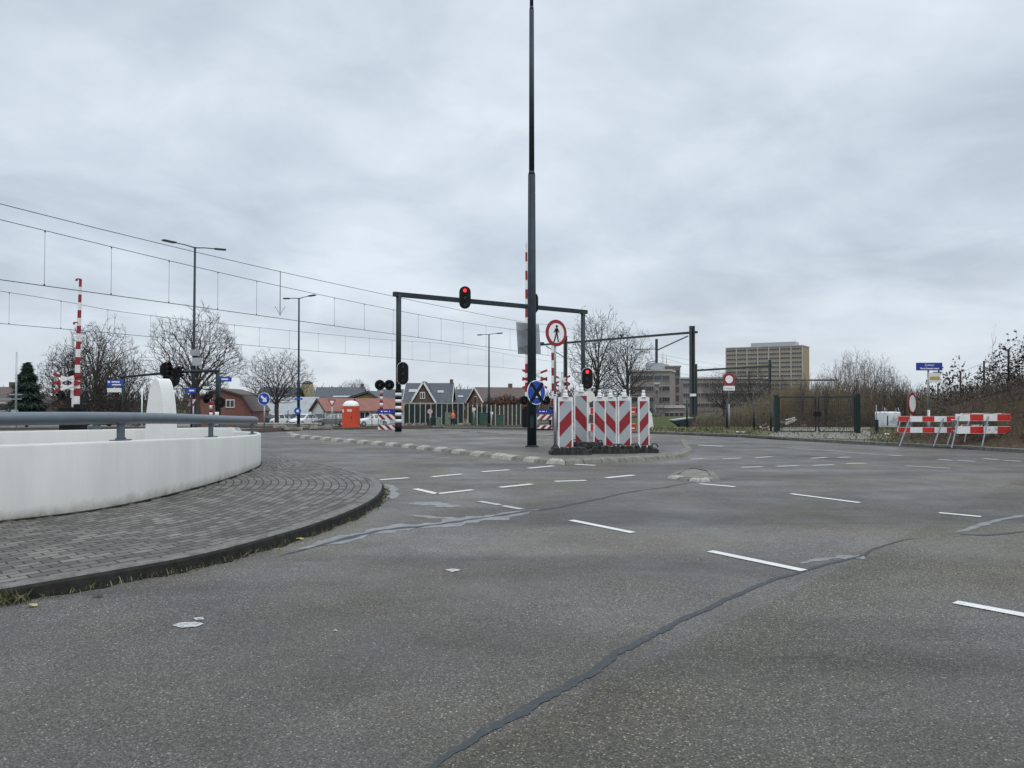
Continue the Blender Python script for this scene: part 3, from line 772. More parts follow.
MB().bar(ptL-dirb*.25+Vector((0,0,.0)),e+dirb*.25,.20,.20).build('beam',DGREY,g0,world=True)
def on_beam(px):
    t0,t1=0,1
    for _ in range(50):
        t=(t0+t1)/2;q=ptL.lerp(e,t);x=CX+F*q.x/q.y
        if x<px:t0=t
        else:t1=t
    return ptL.lerp(e,t0)
def signal(px,py,d,label,lit,yaw=0,w=.58,h=1.10,rim=False,group=None,at=None):
    p=W(px,py,d);s=thing('traffic_signal',label,'traffic signal',tuple(p),0,group)
    signal_head(s,(0,0,0),w,h,lit,yaw,rim)
    MB().box((0,.16,.05),(.08,.26,.08)).build('bracket',DGREY,s);return s
q=on_beam(465);signal(465,297.5,q.y-.28,'traffic signal with red light lit, hung high on the gantry beam',0,0,.58,1.10)
q=on_beam(532.5);signal(533,303,q.y-.28,'dark traffic signal on the gantry beam half hidden behind the tall lamp post',None,R(15),.58,1.10)
signal(402.8,373.3,a.y-.24,'unlit oval traffic signal with white rim on the banded gantry post',None,0,.52,1.02,True)
signal(587.3,378.5,e.y-.26,'traffic signal with red light lit and white rim, low on the right gantry post',0,0,.62,1.15,True)

# --- level crossing equipment
def andreas(mb,c,w,rise,gap,yaw=0,thin=.115):
    """double X: two crosses one above the other, red tips"""
    for dz in(gap/2,-gap/2):
        for sg in(-1,1):
            a=Vector((-w/2,0,-sg*rise/2+dz));b=Vector((w/2,0,sg*rise/2+dz))
            off=Vector((0,-.02*(sg>0)-.006,0))
            for t0,t1,mi in((0,.27,0),(.27,.73,1),(.73,1,0)):
                p0=a.lerp(b,t0)+off;p1=a.lerp(b,t1)+off
                Mx=Matrix.Rotation(yaw,3,'Z');mb.bar(Vector(c)+Mx@p0,Vector(c)+Mx@p1,.014,thin,mi,up=(0,0,1))
def crossing_lamp(root,c,r,yaw=0):
    mb=MB();Mx=Matrix.Rotation(yaw,3,'Z');c=Vector(c)
    mb.face(circ(r,22),y=0,t=.03);mb.tube([(0,.0,0),(0,.13,0)],[r*.6,r*.45],14)
    mb.v=[tuple(Mx@Vector(v)+c) for v in mb.v];bp=mb.build('lamp_backplate',BLACK,root)
    mb=MB().face(circ(r*.38,16),y=-.034,t=.02);mb.v=[tuple(Mx@Vector(v)+c) for v in mb.v];mb.build('lens',LAMPOFF,bp)
    vs=[];n=10;mb=MB()
    for y,q in((-.02,.44),(-.22,.40)):
        for i in range(n+1):
            t=R(-10+200*i/n);vs.append((r*q*math.cos(t),y,r*q*math.sin(t)))
    mb.add(vs,[(i,i+1,n+2+i,n+1+i) for i in range(n)],0,True);mb.v=[tuple(Mx@Vector(v)+c) for v in mb.v];mb.build('visor',BLACK,bp)
def boom(root,p0,p1,w0,w1,n,k0=0):
    mb=MB();p0=Vector(p0);p1=Vector(p1)
    for i in range(n):
        a=p0.lerp(p1,i/n);b=p0.lerp(p1,(i+1)/n);wa=w0+(w1-w0)*i/n
        mb.bar(a,b,wa,.05,(i+k0)%2,up=(0,1,0))
    o=mb.build('boom',[RED,WHT],root);return o
# left one
d=33;p=B(68,d);s=thing('crossing_barrier','raised red and white level crossing boom on the far left behind the handrail','level crossing barrier',tuple(p))
L=lambda px,py,dd=d: W(px,py,dd)-p
bo=boom(s,L(76.5,404),L(80.5,279),.25,.09,16,1)
mb=MB();
for px,py in((78.5,279),(76,322.5)): mb.bar(L(px+1.5,py,d-.05),L(px-2,py,d-.05),.05,.05);mb.box(L(px-2,py+1,d-.05),(.06,.06,.09))
mb.build('boom_lamp',RED,bo)
mb=MB();q=L(72,403);post(mb,q.x,0.1,0,L(72,375).z,.07,.07);mb.box((q.x,.1,L(72,392).z),(.16,.16,.5));mb.build('post',WHT,s)
mb=MB();q=L(72,408);mb.box((q.x,.1,.62),(.92,.5,1.15));mb.box((q.x+.35,.0,1.2),(.28,.5,.22));mb.box((q.x-.1,-.17,.7),(.5,.03,.7));mb.build('drive_cabinet',BLACK,s)
mb=MB();andreas(mb,L(67.5,383,d-.1),1.12,.42,.36,R(10));mb.build('crossing_cross',[RED,WHT],s)
crossing_lamp(s,L(61.2,395.5,d-.2),.21,R(-15));
mb=MB();q=L(71.5,373);mb.box(q,(.16,.14,.20));mb.build('bell',BLACK,s)
# banded pole with lamp pair near the gantry
d=36.4;p=B(383,d);p.z=g(d)+.0
s=thing('crossing_signal','red and white banded pole with a pair of round black warning lamps beside the gantry','level crossing signal',tuple(p))
mb=MB();banded(mb,0,0,.9,W(381,390,d).z-p.z,.075,7,(1,0));post(mb,0,0,0,.9,.075,.075,12,1);
mb.v=[(v[0]+mm(-1.7,d),v[1],v[2]) for v in mb.v];mb.build('pole',[RED,WHT],s)
for px in(380.2,389.6): crossing_lamp(s,Vector((mm(px-383,d),-.12,W(px,385,d).z-p.z)),.245)
MB().box((mm(2,d),0,W(383,385,d).z-p.z),(.5,.06,.06)).build('crossbar',BLACK,s)
def closure(px0,px1,d,label,flip=1):
    p=B((px0+px1)/2,d);w=mm(px1-px0,d);s=thing('closure_board',label,'road closure board',tuple(p),0,'blue topped closure boards at the level crossing')
    z=lambda py:W((px0+px1)/2,py,d).z-p.z
    mb=MB();mb.box((0,0,(z(409)+z(413.6))/2),(w,.05,z(409)-z(413.6)));bp=mb.build('blue_panel',BLUE2,s)
    for x0,w_ in((-.28,.10),(-.14,.06),(-.04,.12),(.12,.05)):
        MB().face(rect(w_*w*.9,.045),c=(x0*w,(z(410.6)+z(412.2))/2),y=-.026,t=.003).build('letter_mark',LETW,bp)
    for a,b in((414.6,419.6),(425.2,430.6)):
        h=z(a)-z(b);zc=(z(a)+z(b))/2;mb=MB();mb.box((0,0,zc),(w*.94,.04,h));bd=mb.build('board',WHT,s);mb=MB()
        for pl in diag(w*.94,h,.34,.5,-1.0*flip): mb.face(pl,c=(0,zc),y=-.021,t=.004)
        mb.build('stripes',RED,bd)
    for x in(-w*.46,w*.46): MB().box((x,.03,z(409)/2),(.05,.05,z(409))).build('leg',GALV,s)
    MB().box((0,.0,.05),(w,.5,.06)).build('foot',BLACK,s)
    return s
closure(377.5,397,36.2,'road closure board with blue top left of the gantry post',1)
closure(536.5,552.5,38.5,'road closure board with blue top right of the tall lamp post',-1)
# crossing post behind the tall lamp
d=42;p=B(534.5,d);s=thing('crossing_signal','red and white crossing cross on a pole behind the tall lamp post','level crossing signal',tuple(p))
L=lambda px,py,dd=d: W(px,py,dd)-p
mb=MB();post(mb,0,0,0,L(534,368).z,.07,.07);mb.build('pole',WHT,s)
mb=MB();andreas(mb,L(534.8,379,d-.1),1.36,.55,.42);mb.build('crossing_cross',[RED,WHT],s)
for px in(524.5,546): crossing_lamp(s,L(px,400.5,d-.2),.25)
MB().bar(L(524,400.5),L(546,400.5),.06,.06).build('crossbar',BLACK,s)
d=44;p=B(527.5,d);s=thing('crossing_barrier','tall raised red and white boom directly behind the tall lamp post','level crossing barrier',tuple(p))
L=lambda px,py,dd=d: W(px,py,dd)-p
boom(s,L(527,420),L(526.3,243),.24,.10,19,1)
mb=MB();mb.box((0,.1,.6),(.6,.5,1.2));mb.box((0,.1,1.25),(.4,.4,.14));mb.build('drive_cabinet',BLACK,s)
d=45;p=B(553.5,d);s=thing('crossing_barrier','raised pale boom between the round pedestrian sign and the gantry','level crossing barrier',tuple(p))
L=lambda px,py,dd=d: W(px,py,dd)-p
boom(s,L(554,414),L(552.6,345),.26,.16,9,1)
mb=MB();mb.box((.2,.1,.65),(.9,.5,1.3));mb.box((.2,.1,1.36),(.5,.4,.14));mb.build('drive_cabinet',BLACK,s)
d=47;p=B(562.5,d);s=thing('crossing_signal','crossing cross on grey pole just left of the right gantry post','level crossing signal',tuple(p))
L=lambda px,py,dd=d: W(px,py,dd)-p
mb=MB();post(mb,0,0,0,L(562,372).z,.07,.07);mb.build('pole',GALV,s)
mb=MB();andreas(mb,L(562.3,384,d-.1),.95,.5,.50);mb.build('crossing_cross',[RED,WHT],s)
mb=MB();mb.box(L(562,401),(.9,.2,.35));mb.build('lamp_box',BLACK,s)
p=W(588.8,396.5,29.5);b=B(588.8,29.5);s=thing('traffic_sign','small pale round sign back beside the second beacon','traffic sign',tuple(b))
MB().face(circ(mm(6,29.5)),c=(0,p.z-b.z),y=0,t=.02).build('panel',CREAM,s);mb=MB();post(mb,0,.05,0,p.z-b.z,.03);mb.build('pole',GALV,s)

# --- left traffic signal mast arm
d=40;p=B(217.5,d);s=thing('signal_mast','dark mast arm reaching left over the road behind the white fin','signal mast',tuple(p))
L=lambda px,py,dd=d: W(px,py,dd)-p
mb=MB();post(mb,0,0,mm(18,d),L(217,370).z,.11,.10,14);mb.build('post',DGREY,s)
mb=MB();banded(mb,0,0,0,mm(18,d),.13,4,(0,1));mb.build('banded_base',[BLACK,WHT],s)
mb=MB();mb.tube([L(219,371),L(190,371.3,d-.6),L(160,373.5,d-1.6),L(120,377.2,d-3)],[.085,.08,.07,.05],10);mb.build('arm',DGREY,s)
def sig_l(px,py,dd,lab,yaw,w=.56,h=1.0): return signal(px,py,dd,lab,None,yaw,w,h)
sig_l(167,369.5,d-1.9,'upper black signal head on the mast arm above the white fin',R(60),.75,.8)
sig_l(171.5,378,d-1.5,'lower black signal head hanging behind the white fin',R(35),.85,1.0)
sig_l(179.2,372,d-1.2,'slim black signal head on the mast arm seen from its side',R(80),.5,.65)
d=38;p=B(211,d);s=thing('crossing_signal','red and white banded pole with side lamps in front of the red barn','level crossing signal',tuple(p))
L=lambda px,py,dd=d: W(px,py,dd)-p
mb=MB();banded(mb,0,0,0,L(211,398).z,.075,9,(1,0));mb.build('pole',[RED,WHT],s)
crossing_lamp(s,L(206.5,399,d-.1),.22,R(70));crossing_lamp(s,L(220,402.5,d-.1),.27,R(20))
mb=MB();mb.box(L(211,396),(.14,.14,.5));mb.build('bell',BLACK,s);MB().bar(L(206,399),L(221,401),.05,.05).build('crossbar',BLACK,s)

# --- street lamps
def lamp(px,ytop,d,ends,label,r=(.10,.055),pb=None):
    p=B(pb or px,d);t=W(px,ytop,d);s=thing('street_lamp',label,'street lamp',tuple(p),0,'double-armed street lamps')
    q=Vector((t.x-p.x,0,t.z-p.z));h=q.z
    mb=MB();post(mb,0,0,0,.3,r[0]*1.25,r[0]*1.2,12);mb.tube([(0,0,.3),(q.x*.35,0,h*.35),(q.x*.36,0,h*.36),(q.x,0,h)],[r[0],r[0]*.92,r[0]*.7,r[1]],12);mb.build('pole',DGREY,s)
    for ex,ey,ed in ends:
        w=W(ex,ey,ed)-p;dv=(w-q);mb=MB();k=q+dv*.62
        mb.tube([q+Vector((0,0,-.05)),q+dv*.3,k],[.035,.03,.028],8);a_=mb.build('arm',DGREY,s)
        mb=MB();mb.bar(k,w,.24,.075,0);mb.bar(k.lerp(w,.15)-Vector((0,0,.045)),k.lerp(w,.9)-Vector((0,0,.045)),.18,.02,1);mb.build('lamp_head',[DGREY,GREY],a_)
    return s
l1=lamp(195,247,45,((163,240,43),(226,249.8,45.8)),'street lamp with long double arms in front of the wide bare tree',(.115,.06),193.3)
lamp(299,298,60,((283.5,298.6,60.3),(315,295,58.6)),'street lamp with double arms left of the orange toilet cabin',(.12,.06),298.6)
lamp(489,334.2,75,((477.5,335,75.4),(502,333,74)),'street lamp with double arms beyond the gantry',(.13,.06))
s=thing('equipment_box','pale equipment boxes strapped to the lamp post before the wide bare tree','equipment box',tuple(W(195,360,44.8)))
mb=MB();mb.box((0,0,.42),(.42,.3,.36));mb.build('box',GREY,s);mb=MB();mb.box((.12,0,-.1),(.42,.3,.46));mb.build('box',REFW,s);MB().box((.1,-.02,.16),(.2,.2,.18)).build('camera',BLACK,s)
s=thing('traffic_sign','small round blue sign low on the lamp post by the parked cars','traffic sign',tuple(W(297.6,411,59.7)))
MB().face(circ(.27),t=.02).build('panel',BLUE,s);MB().face(circ(.11),y=-.005,t=.018).build('symbol',LETW,s);MB().box((0,.12,0),(.08,.24,.08)).build('bracket',GALV,s)
s=thing('street_name_sign','narrow blue crossbar sign on the lamp post by the parked cars','street sign',tuple(W(298.6,399,59.8)))
MB().box((0,0,0),(.62,.03,.14)).build('panel',BLUE,s);MB().box((0,.1,0),(.08,.2,.05)).build('bracket',GALV,s)
# round blue arrow sign
d=40;p=B(264,d);s=thing('traffic_sign','round blue sign with white arrow at the end of the white wall','traffic sign',tuple(p),R(-8))
zc=W(264,399,d).z-p.z;rr=mm(6.4,d);mb=MB();post(mb,0,.06,0,zc,.04);mb.build('pole',GALV,s)
MB().face(circ(rr),c=(0,zc),t=.02).build('rim',LETW,s);MB().face(circ(rr*.93),c=(0,zc),y=-.004,t=.02).build('panel',BLUE,s)
MB().face(arrow(rr*1.3,rr*.34,rr*.62,R(-135)),c=(0,zc),y=-.009,t=.008).build('arrow',LETW,s)
# direction signs
def board(name,px0,px1,y0,y1,d,label,mat,lines,base=True,pole_px=None,cat_='street sign',second=None):
    xm=pole_px or (px0+px1)/2;p=B(xm,d);s=thing(name,label,cat_,tuple(p))
    def pane(a0,a1,b0,b1,m,nm):
        c=((a0+a1)/2-xm);mb=MB();zc=(W(xm,b0,d).z+W(xm,b1,d).z)/2-p.z
        mb.prism(rrect(mm(a1-a0,d),mm(b1-b0,d),.02),(mm(c,d),.0,zc),(1,0,0),(0,0,1),(0,-.03,0));return mb.build(nm,m,s),mm(c,d),zc
    o,cx,zc=pane(px0,px1,y0,y1,mat,'panel');w=mm(px1-px0,d);h=mm(y1-y0,d)
    for (fx,fz,fw,fh) in lines: MB().face(rect(w*fw,h*fh),c=(cx+w*fx,zc+h*fz),y=-.031,t=.004).build('letter_mark',LETW,o)
    if second: pane(*second,'lower_panel')
    mb=MB();zt=W(xm,y0,d).z-p.z;post(mb,0,.06,0,zt,.045);mb.build('pole',GALV if base else DGREY,s);return s
board('direction_sign',107,123,380,386.3,44,'blue direction sign above a white plate in front of the brown tree',BLUE,((-.38,.2,.14,.3),(.05,.2,.5,.2),(.1,-.25,.55,.18)),False,122,second=(107.5,121.5,388,392.2,WHT))
board('direction_sign',220.4,231.5,376.8,381.6,38.5,'blue direction sign right of the mast arm above the red barn',BLUE,((-.1,0,.6,.3),),False,219.5)
board('direction_sign',185.5,196,388,393,38,'small blue direction sign on the left of the wide tree trunk',BLUE,((.1,.0,.5,.3),),False,191)
d=38.2;p=B(193,d);s=thing('traffic_sign','pinkish warning triangle sign near the wide tree trunk','traffic sign',tuple(p))
zc=W(193,402,d).z-p.z;q=mm(4.5,d);mb=MB();post(mb,0,.05,0,zc,.04);mb.build('pole',GALV,s)
MB().face([(-q,q*.8),(q,q*.8),(0,-q)][::-1],c=(0,zc),t=.02).build('rim',RED,s);MB().face([(-q*.62,q*.58),(q*.62,q*.58),(0,-q*.5)][::-1],c=(0,zc),y=-.004,t=.02).build('panel',LETW,s)
d=62;p=B(332,d);s=thing('traffic_sign','red and white give-way triangle left of the orange toilet cabin','traffic sign',tuple(p))
zc=W(332,403,d).z-p.z;q=mm(4.2,d);mb=MB();post(mb,0,.05,0,zc,.05);mb.build('pole',GALV,s)
MB().face([(-q,q*.8),(q,q*.8),(0,-q)][::-1],c=(0,zc),t=.02).build('rim',RED,s);MB().face([(-q*.6,q*.55),(q*.6,q*.55),(0,-q*.5)][::-1],c=(0,zc),y=-.004,t=.02).build('panel',LETW,s)
# thin poles on the left
d=60;p=B(16,d);s=thing('antenna_pole','thin grey pole with two horizontal bars in front of the conifer','pole',tuple(p))
mb=MB();post(mb,0,0,0,W(16,352,d).z-p.z,.09,.05);mb.build('pole',GALV,s);mb=MB()
for a,b,y in((9,22,394.5),(-6,21.5,399)): mb.bar(W(a,y,d)-p,W(b,y,d)-p,.07,.09)
mb.build('crossbar',GALV,s);MB().box((-.1,0,.7),(.35,.35,1.4)).build('cabinet',GREY,s)
d=55;p=B(142,d);s=thing('marker_pole','thin white marker pole left of the white fin','pole',tuple(p));mb=MB();post(mb,0,0,0,W(142,388,d).z-p.z,.05,.04);mb.build('pole',WHT,s);MB().cyl((0,0,0),(0,0,.1),.12,.1).build('base',CONCB,s)

# --- street name sign on the right
d=26.5;p=B(929.3,d);p.z=.05;s=thing('street_name_sign','blue street name sign over a small yellow and white plate on the right verge','street sign',tuple(p),R(0))
Z=lambda py:W(929,py,d).z-p.z
mb=MB();post(mb,0,.05,0,Z(410),.05,.05);post(mb,0,.05,Z(410),Z(366),.036,.036);mb.build('pole',GALV,s)
w=mm(26,d);h=mm(7.8,d);mb=MB();mb.prism(rrect(w,h,.02),(mm(0,d),.0,Z(366.6)),(1,0,0),(0,0,1),(0,-.03,0));pn=mb.build('panel',BLUE2,s)
mb=MB()
for a,b,c_,e_ in((0,h*.46,w*.97,.012),(0,-h*.46,w*.97,.012),(-w*.485,0,.012,h*.92),(w*.485,0,.012,h*.92)): mb.face(rect(c_,e_),c=(a,Z(366.6)+b),y=-.031,t=.003)
mb.build('border',BLUE,pn)
text('Zutven',.115,LETW,pn,(0,-.034,Z(366.6)+h*.2));text('Noordwestervaart',.085,LETW,pn,(0,-.034,Z(366.6)-h*.24),bold=.002)
mb=MB();mb.prism(rrect(mm(11.5,d),mm(9.5,d),.02),(mm(5.2,d),.0,Z(377.6)),(1,0,0),(0,0,1),(0,-.03,0));pl=mb.build('lower_panel',CREAM,s)
MB().face(rect(mm(9.6,d),mm(3.6,d)),c=(mm(5.2,d),Z(378.4)),y=-.031,t=.004).build('yellow_field',YEL,pl)
MB().box((mm(9,d),.03,Z(372.2)),(.3,.06,.03)).build('bracket',DGREY,s)
# edge-on round sign
d=27;p=B(912.5,d);p.z=.04;s=thing('traffic_sign','round red-rimmed sign seen almost edge-on at the end of the plank barrier','traffic sign',tuple(p),R(43))
Z=lambda py:W(912,py,d).z-p.z
mb=MB();post(mb,0,.05,0,Z(394),.035);mb.build('pole',GALV,s);rr=mm(11,d)
MB().face(circ(rr),c=(0,Z(403.5)),t=.02).build('rim',RED,s);MB().face(circ(rr*.76),c=(0,Z(403.5)),y=-.004,t=.02).build('panel',LETW,s)
# closed-to-vehicles sign
d=38.5;p=B(729.3,d);p.z=.03;s=thing('traffic_sign','round red-rimmed white sign above a small white plate by the wire fence','traffic sign',tuple(p),R(6))
Z=lambda py:W(729,py,d).z-p.z
mb=MB();post(mb,0,.05,0,Z(404),.05);post(mb,0,.05,Z(404),Z(377),.035);mb.build('pole',GREYL,s);rr=mm(5.6,d)
mb=MB();mb.prism(rrect(mm(11.6,d),mm(13,d),.16),(0,.03,Z(379.6)),(1,0,0),(0,0,1),(0,-.02,0));mb.build('back_panel',M('faded_red_panel',(.26,.06,.07),.6),s)
MB().face(circ(rr),c=(0,Z(379.3)),y=.005,t=.02).build('rim',RED,s);MB().face(circ(rr*.70),c=(0,Z(379.3)),y=0,t=.02).build('panel',LETW,s)
mb=MB();mb.face(rect(mm(11.8,d),mm(4.6,d)),c=(0,Z(388.2)),y=0,t=.025);pl=mb.build('lower_panel',WHT,s)
MB().face(rect(mm(7,d),mm(.7,d)),c=(0,Z(388.6)),y=-.003,t=.004).build('letter_mark',GREY,pl)

# --- portable toilet, beams
d=65;p=B(351,d);s=thing('portable_toilet','bright orange portable toilet cabin with domed white roof','portable toilet',tuple(p),R(-12))
w=mm(13.6,d);h=mm(21.2,d)
mb=MB();mb.box((0,0,.09),(w*1.02,w*1.02,.18));mb.box((0,0,.18+(h-.18)/2),(w*.95,w*.95,h-.18))
for sx in(-1,1):
    for k in range(4): mb.box((sx*w*.476,-w*.33+k*w*.22,h*.52),(.04,.08,h*.8))
mb.build('cabin',ORNG,s)
mb=MB();mb.box((0,-w*.478,h*.50),(w*.66,.03,h*.84));dr=mb.build('door',ORNG,s)
MB().face(rect(w*.36,h*.10),c=(w*.1,h*.80),y=-w*.495,t=.006).build('door_plate',CREAM,dr)
MB().face(rect(w*.10,h*.14),c=(-w*.40,h*.78),y=-w*.478,t=.006).build('side_label',LETW,s)
MB().box((w*.26,-w*.50,h*.48),(.05,.04,.16)).build('handle',BLACK,dr)
mb=MB();vs=[];n=24;pr=[(1.0,0),(1.0,.08),(.86,.26),(.6,.40),(.25,.46),(0.01,.47)]
sq=lambda t:(1/max(abs(math.cos(t)),abs(math.sin(t))))
for r,z in pr:
    for k in range(n):
        t=2*math.pi*k/n;q=min(sq(t),1.28)*r*w*.5;vs.append((q*math.cos(t),q*math.sin(t),h+z))
mb.add(vs,[(i*n+k,i*n+(k+1)%n,(i+1)*n+(k+1)%n,(i+1)*n+k) for i in range(len(pr)-1) for k in range(n)],0,True);rf=mb.build('roof',WHT,s)
MB().cyl((.2,.3,h+.2),(.2,.3,h+.62),.06).build('vent_pipe',BLACK,rf)
for px0,px1,py,d,lab,rz in((274,286.5,431.6,36.8,'pale concrete beam lying at the left tip of the island',4),(285.3,302,433.6,35.0,'darker concrete beam lying in front of the pale one',-2),(310.5,332,432.6,36.0,'long concrete beam lying below the give-way sign',3),(302.5,309,431.5,37,'short broken concrete piece between the two beams',20)):
    p=B((px0+px1)/2,d);p.z=.10;w=mm(px1-px0,d);s=thing('concrete_beam',lab,'concrete beam',tuple(p),R(rz),'concrete beams on the island tip')
    mb=MB();mb.prism([(-w/2,0),(w/2,0),(w/2,.12),(w/2-.04,.17),(-w/2+.04,.17),(-w/2,.12)],(0,.13,0),(1,0,0),(0,0,1),(0,-.26,0));mb.build('beam',CONCB,s)
    MB().box((0,-.14,.03),(w*.96,.03,.055)).build('bottom_strip',TIMB,s)  # dark strip along the lower front edge of the beam
# low pale wall by the parking
d=80;p=B(287,d);s=thing('low_wall','low pale concrete wall in front of the parked cars','wall',tuple(p))
mb=MB();mb.box((0,0,.16),(mm(62,d),.3,.32));mb.build('wall',CONCB,s);MB().box((0,0,.345),(mm(62.5,d),.36,.05)).build('coping',WHT,s)
# thin mesh fence posts by the parking
d=84;p=B(300,d);s=thing('wire_fence','dark wire fence with thin posts along the parking lot','fence',tuple(p))
for px in range(252,402,12):
    q=W(px,410.5,d)-p;MB().cyl((q.x,0,0),(q.x,0,q.z),.035,n=6).build('post',BLACK,s)
mb=MB()
for k in range(5):
    z=.25+.33*k;mb.bar((W(252,400,d)-p).x*Vector((1,0,0))+Vector((0,0,z)),(W(396,400,d)-p).x*Vector((1,0,0))+Vector((0,0,z)),.012,.012)
mb.build('wires',BLACK,s)

# --- parked cars
def car(px,d,rz,paint,label,sc=1.0,estate=False):
    p=B(px,d);p.z+=.006;s=thing('parked_car',label,'car',tuple(p),rz,'cars parked beyond the crossing')
    rear=1.42 if estate else 1.36
    stn=[(-2.1,.38,.55,.57,.66,.60),(-1.98,.25,.68,.72,.80,.70),(-1.15,.22,.84,.92,.86,.74),(-.72,.22,.90,.97,.87,.72),(.05,.22,.92,1.42,.87,.60),(.9,.22,.94,1.47,.87,.60),(1.62,.22,.96,rear,.86,.58),(1.98,.28,.95,1.05 if not estate else 1.15,.82,.66),(2.1,.42,.80,.82,.76,.66)]
    bd=MB();gl=MB();loops=[]
    for x,zb,zl,zr,w,wr in stn: loops.append([(x,-w*.94,zb),(x,-w,(zb+zl)/2),(x,-w,zl),(x,-wr,zr),(x,wr,zr),(x,w,zl),(x,w,(zb+zl)/2),(x,w*.94,zb)])
    for i in range(len(loops)-1):
        a,b=loops[i],loops[i+1]
        for k in range(8):
            j=(k+1)%8;q=[a[k],a[j],b[j],b[k]]
            glass=(k in(2,4) and 3<=i<=6) or (k==3 and i in(3,6))
            if glass:
                c=sum((Vector(v) for v in q),Vector())/4;bd.add(q,[(0,1,2,3)],0,True)
                e=[c+(Vector(v)-c)*.88 for v in q];nn=(e[1]-e[0]).cross(e[2]-e[0]).normalized()
                if nn.dot(c-Vector((c.x*.6,0,.9)))<0:nn=-nn
                gl.add([v+nn*.008 for v in e],[(0,1,2,3)])
            else: bd.add(q,[(0,1,2,3)],0,True)
    bd.add(loops[0],[list(range(8))]);bd.add(loops[-1],[list(range(8))[::-1]])
    bo=bd.build('body',paint,s);gl.build('windows',WGLASS,s)
    for x in(-1.3,1.32):
        for y in(-.80,.80):
            sg=1 if y>0 else -1;wh=MB().cyl((x,y-.1*sg,.31),(x,y+.1*sg,.31),.31,n=18).build('wheel',TYRE,s)
            MB().cyl((x,y+.095*sg,.31),(x,y+.112*sg,.31),.19,n=14).build('rim',GALV,wh)
    for y in(-.58,.58):
        MB().box((-2.0,y,.66),(.16,.28,.12)).build('headlight',LETW,s);MB().box((2.05,y*1.1,.84),(.10,.2,.16)).build('tail_light',RED,s)
        MB().box((-.55,y*1.62,.95),(.12,.16,.12)).build('mirror',paint,s)
    MB().box((-2.06,0,.45),(.12,.9,.16)).build('grille',BLACK,s)
    s.scale=(sc,)*3;return s
car(330,95,R(22),CARG,'grey estate car facing left, beside the orange toilet cabin',1,True)
car(372,96,R(28),CARW,'white car facing left between the toilet cabin and the closure board')
car(275,98,R(60),CARW,'white car with dark glass, leftmost in the parking lot')
car(288,101,R(70),CARD,'dark green car parked between the two white cars',1.05,True)
car(303,95.5,R(70),CARW,'pale car seen end-on behind the low wall')
car(312,101,R(75),CARD,'dark car parked behind the pale one',1.05,True)
car(262,96,R(80),CARD,'dark car partly hidden by the end of the white wall')

# ------------------------------------------------------------------ buildings
def house(px,d,Lx,Dy,he,hr,rz,wall,roof,label,wins=(),name='house',over=.3,z0=None,end_mat=None,chim=None,verge=None,catg='house'):
    """gabled house, ridge along local x; front at -y. wins: (x,z,w,h) on the front, ('L',y,z,w,h) on the left gable"""
    p=B(px,d)
    if z0 is not None:p.z=z0
    s=thing(name,label,catg,tuple(p),rz)
    x,y=Lx/2,Dy/2;mb=MB()
    vs=[(-x,-y,0),(x,-y,0),(x,y,0),(-x,y,0),(-x,-y,he),(x,-y,he),(x,y,he),(-x,y,he),(-x,0,hr-.05),(x,0,hr-.05)]
    mb.add(vs,[(0,1,5,4),(2,3,7,6)],0);mb.add(vs,[(0,4,8,7,3),(1,2,6,9,5)],1);mb.build('wall',[wall,end_mat or wall],s)
    sl=(hr-he)/y;ze=he-over*sl;t=.16;mb=MB();X=x+over
    for sg in(-1,1):
        a=[(-X,sg*(y+over),ze),(X,sg*(y+over),ze),(X,0,hr),(-X,0,hr)];mb.add(a+[(q[0],q[1],q[2]+t) for q in a],[(0,1,2,3),(4,5,6,7),(0,1,5,4),(1,2,6,5),(3,0,4,7)])
    rf=mb.build('roof',roof,s)
    if verge:
        mb=MB()
        for e in(-1,1):
            for sg in(-1,1): mb.bar((e*(X+.03),sg*(y+over),ze+.05),(e*(X+.03),0,hr+.05),.06,.28)
        mb.build('verge_board',verge,rf)
    if chim:
        mb=MB();mb.box((chim*x,0.2,hr+.3),(.6,.6,1.1));mb.build('chimney',BRICKB,rf)
    for wv in wins:
        if wv[0]=='L':
            _,yy,z,w,h=wv;mb=MB();mb.box((-x-.02,yy,z),(.08,w,h));f=mb.build('window',WHT,s);MB().box((-x-.065,yy-w*.23,z),(.02,w*.40,h*.86)).build('pane',WGLASS,f);MB().box((-x-.065,yy+w*.23,z),(.02,w*.40,h*.86)).build('pane',WGLASS,f)
        elif wv[0]=='R': # roof light
            _,xx,fr_,w,h=wv;yy=-y*(1-fr_);z=he+(hr-he)*fr_+t+.05;Mx=Matrix.Rotation(math.atan(sl),3,'X');mb=MB();mb.box((xx,yy,z),(w,h,.1),0,0,Mx);f=mb.build('window',GREY,rf)
        else:
            xx,z,w,h=wv;mb=MB();mb.box((xx,-y-.02,z),(w,.08,h));f=mb.build('window',WHT,s)
            n=max(1,round(w/.9))
            for k in range(n): MB().box((xx-w/2+w*(k+.5)/n,-y-.065,z),(w/n*.86,.02,h*.86)).build('pane',WGLASS,f)
    return s
def gable_front(px0,px1,apx,ya,ye,d,Dy,wall,roof,label,**k):
    pass
ZW=lambda py,d:W(512,py,d).z-g(d)
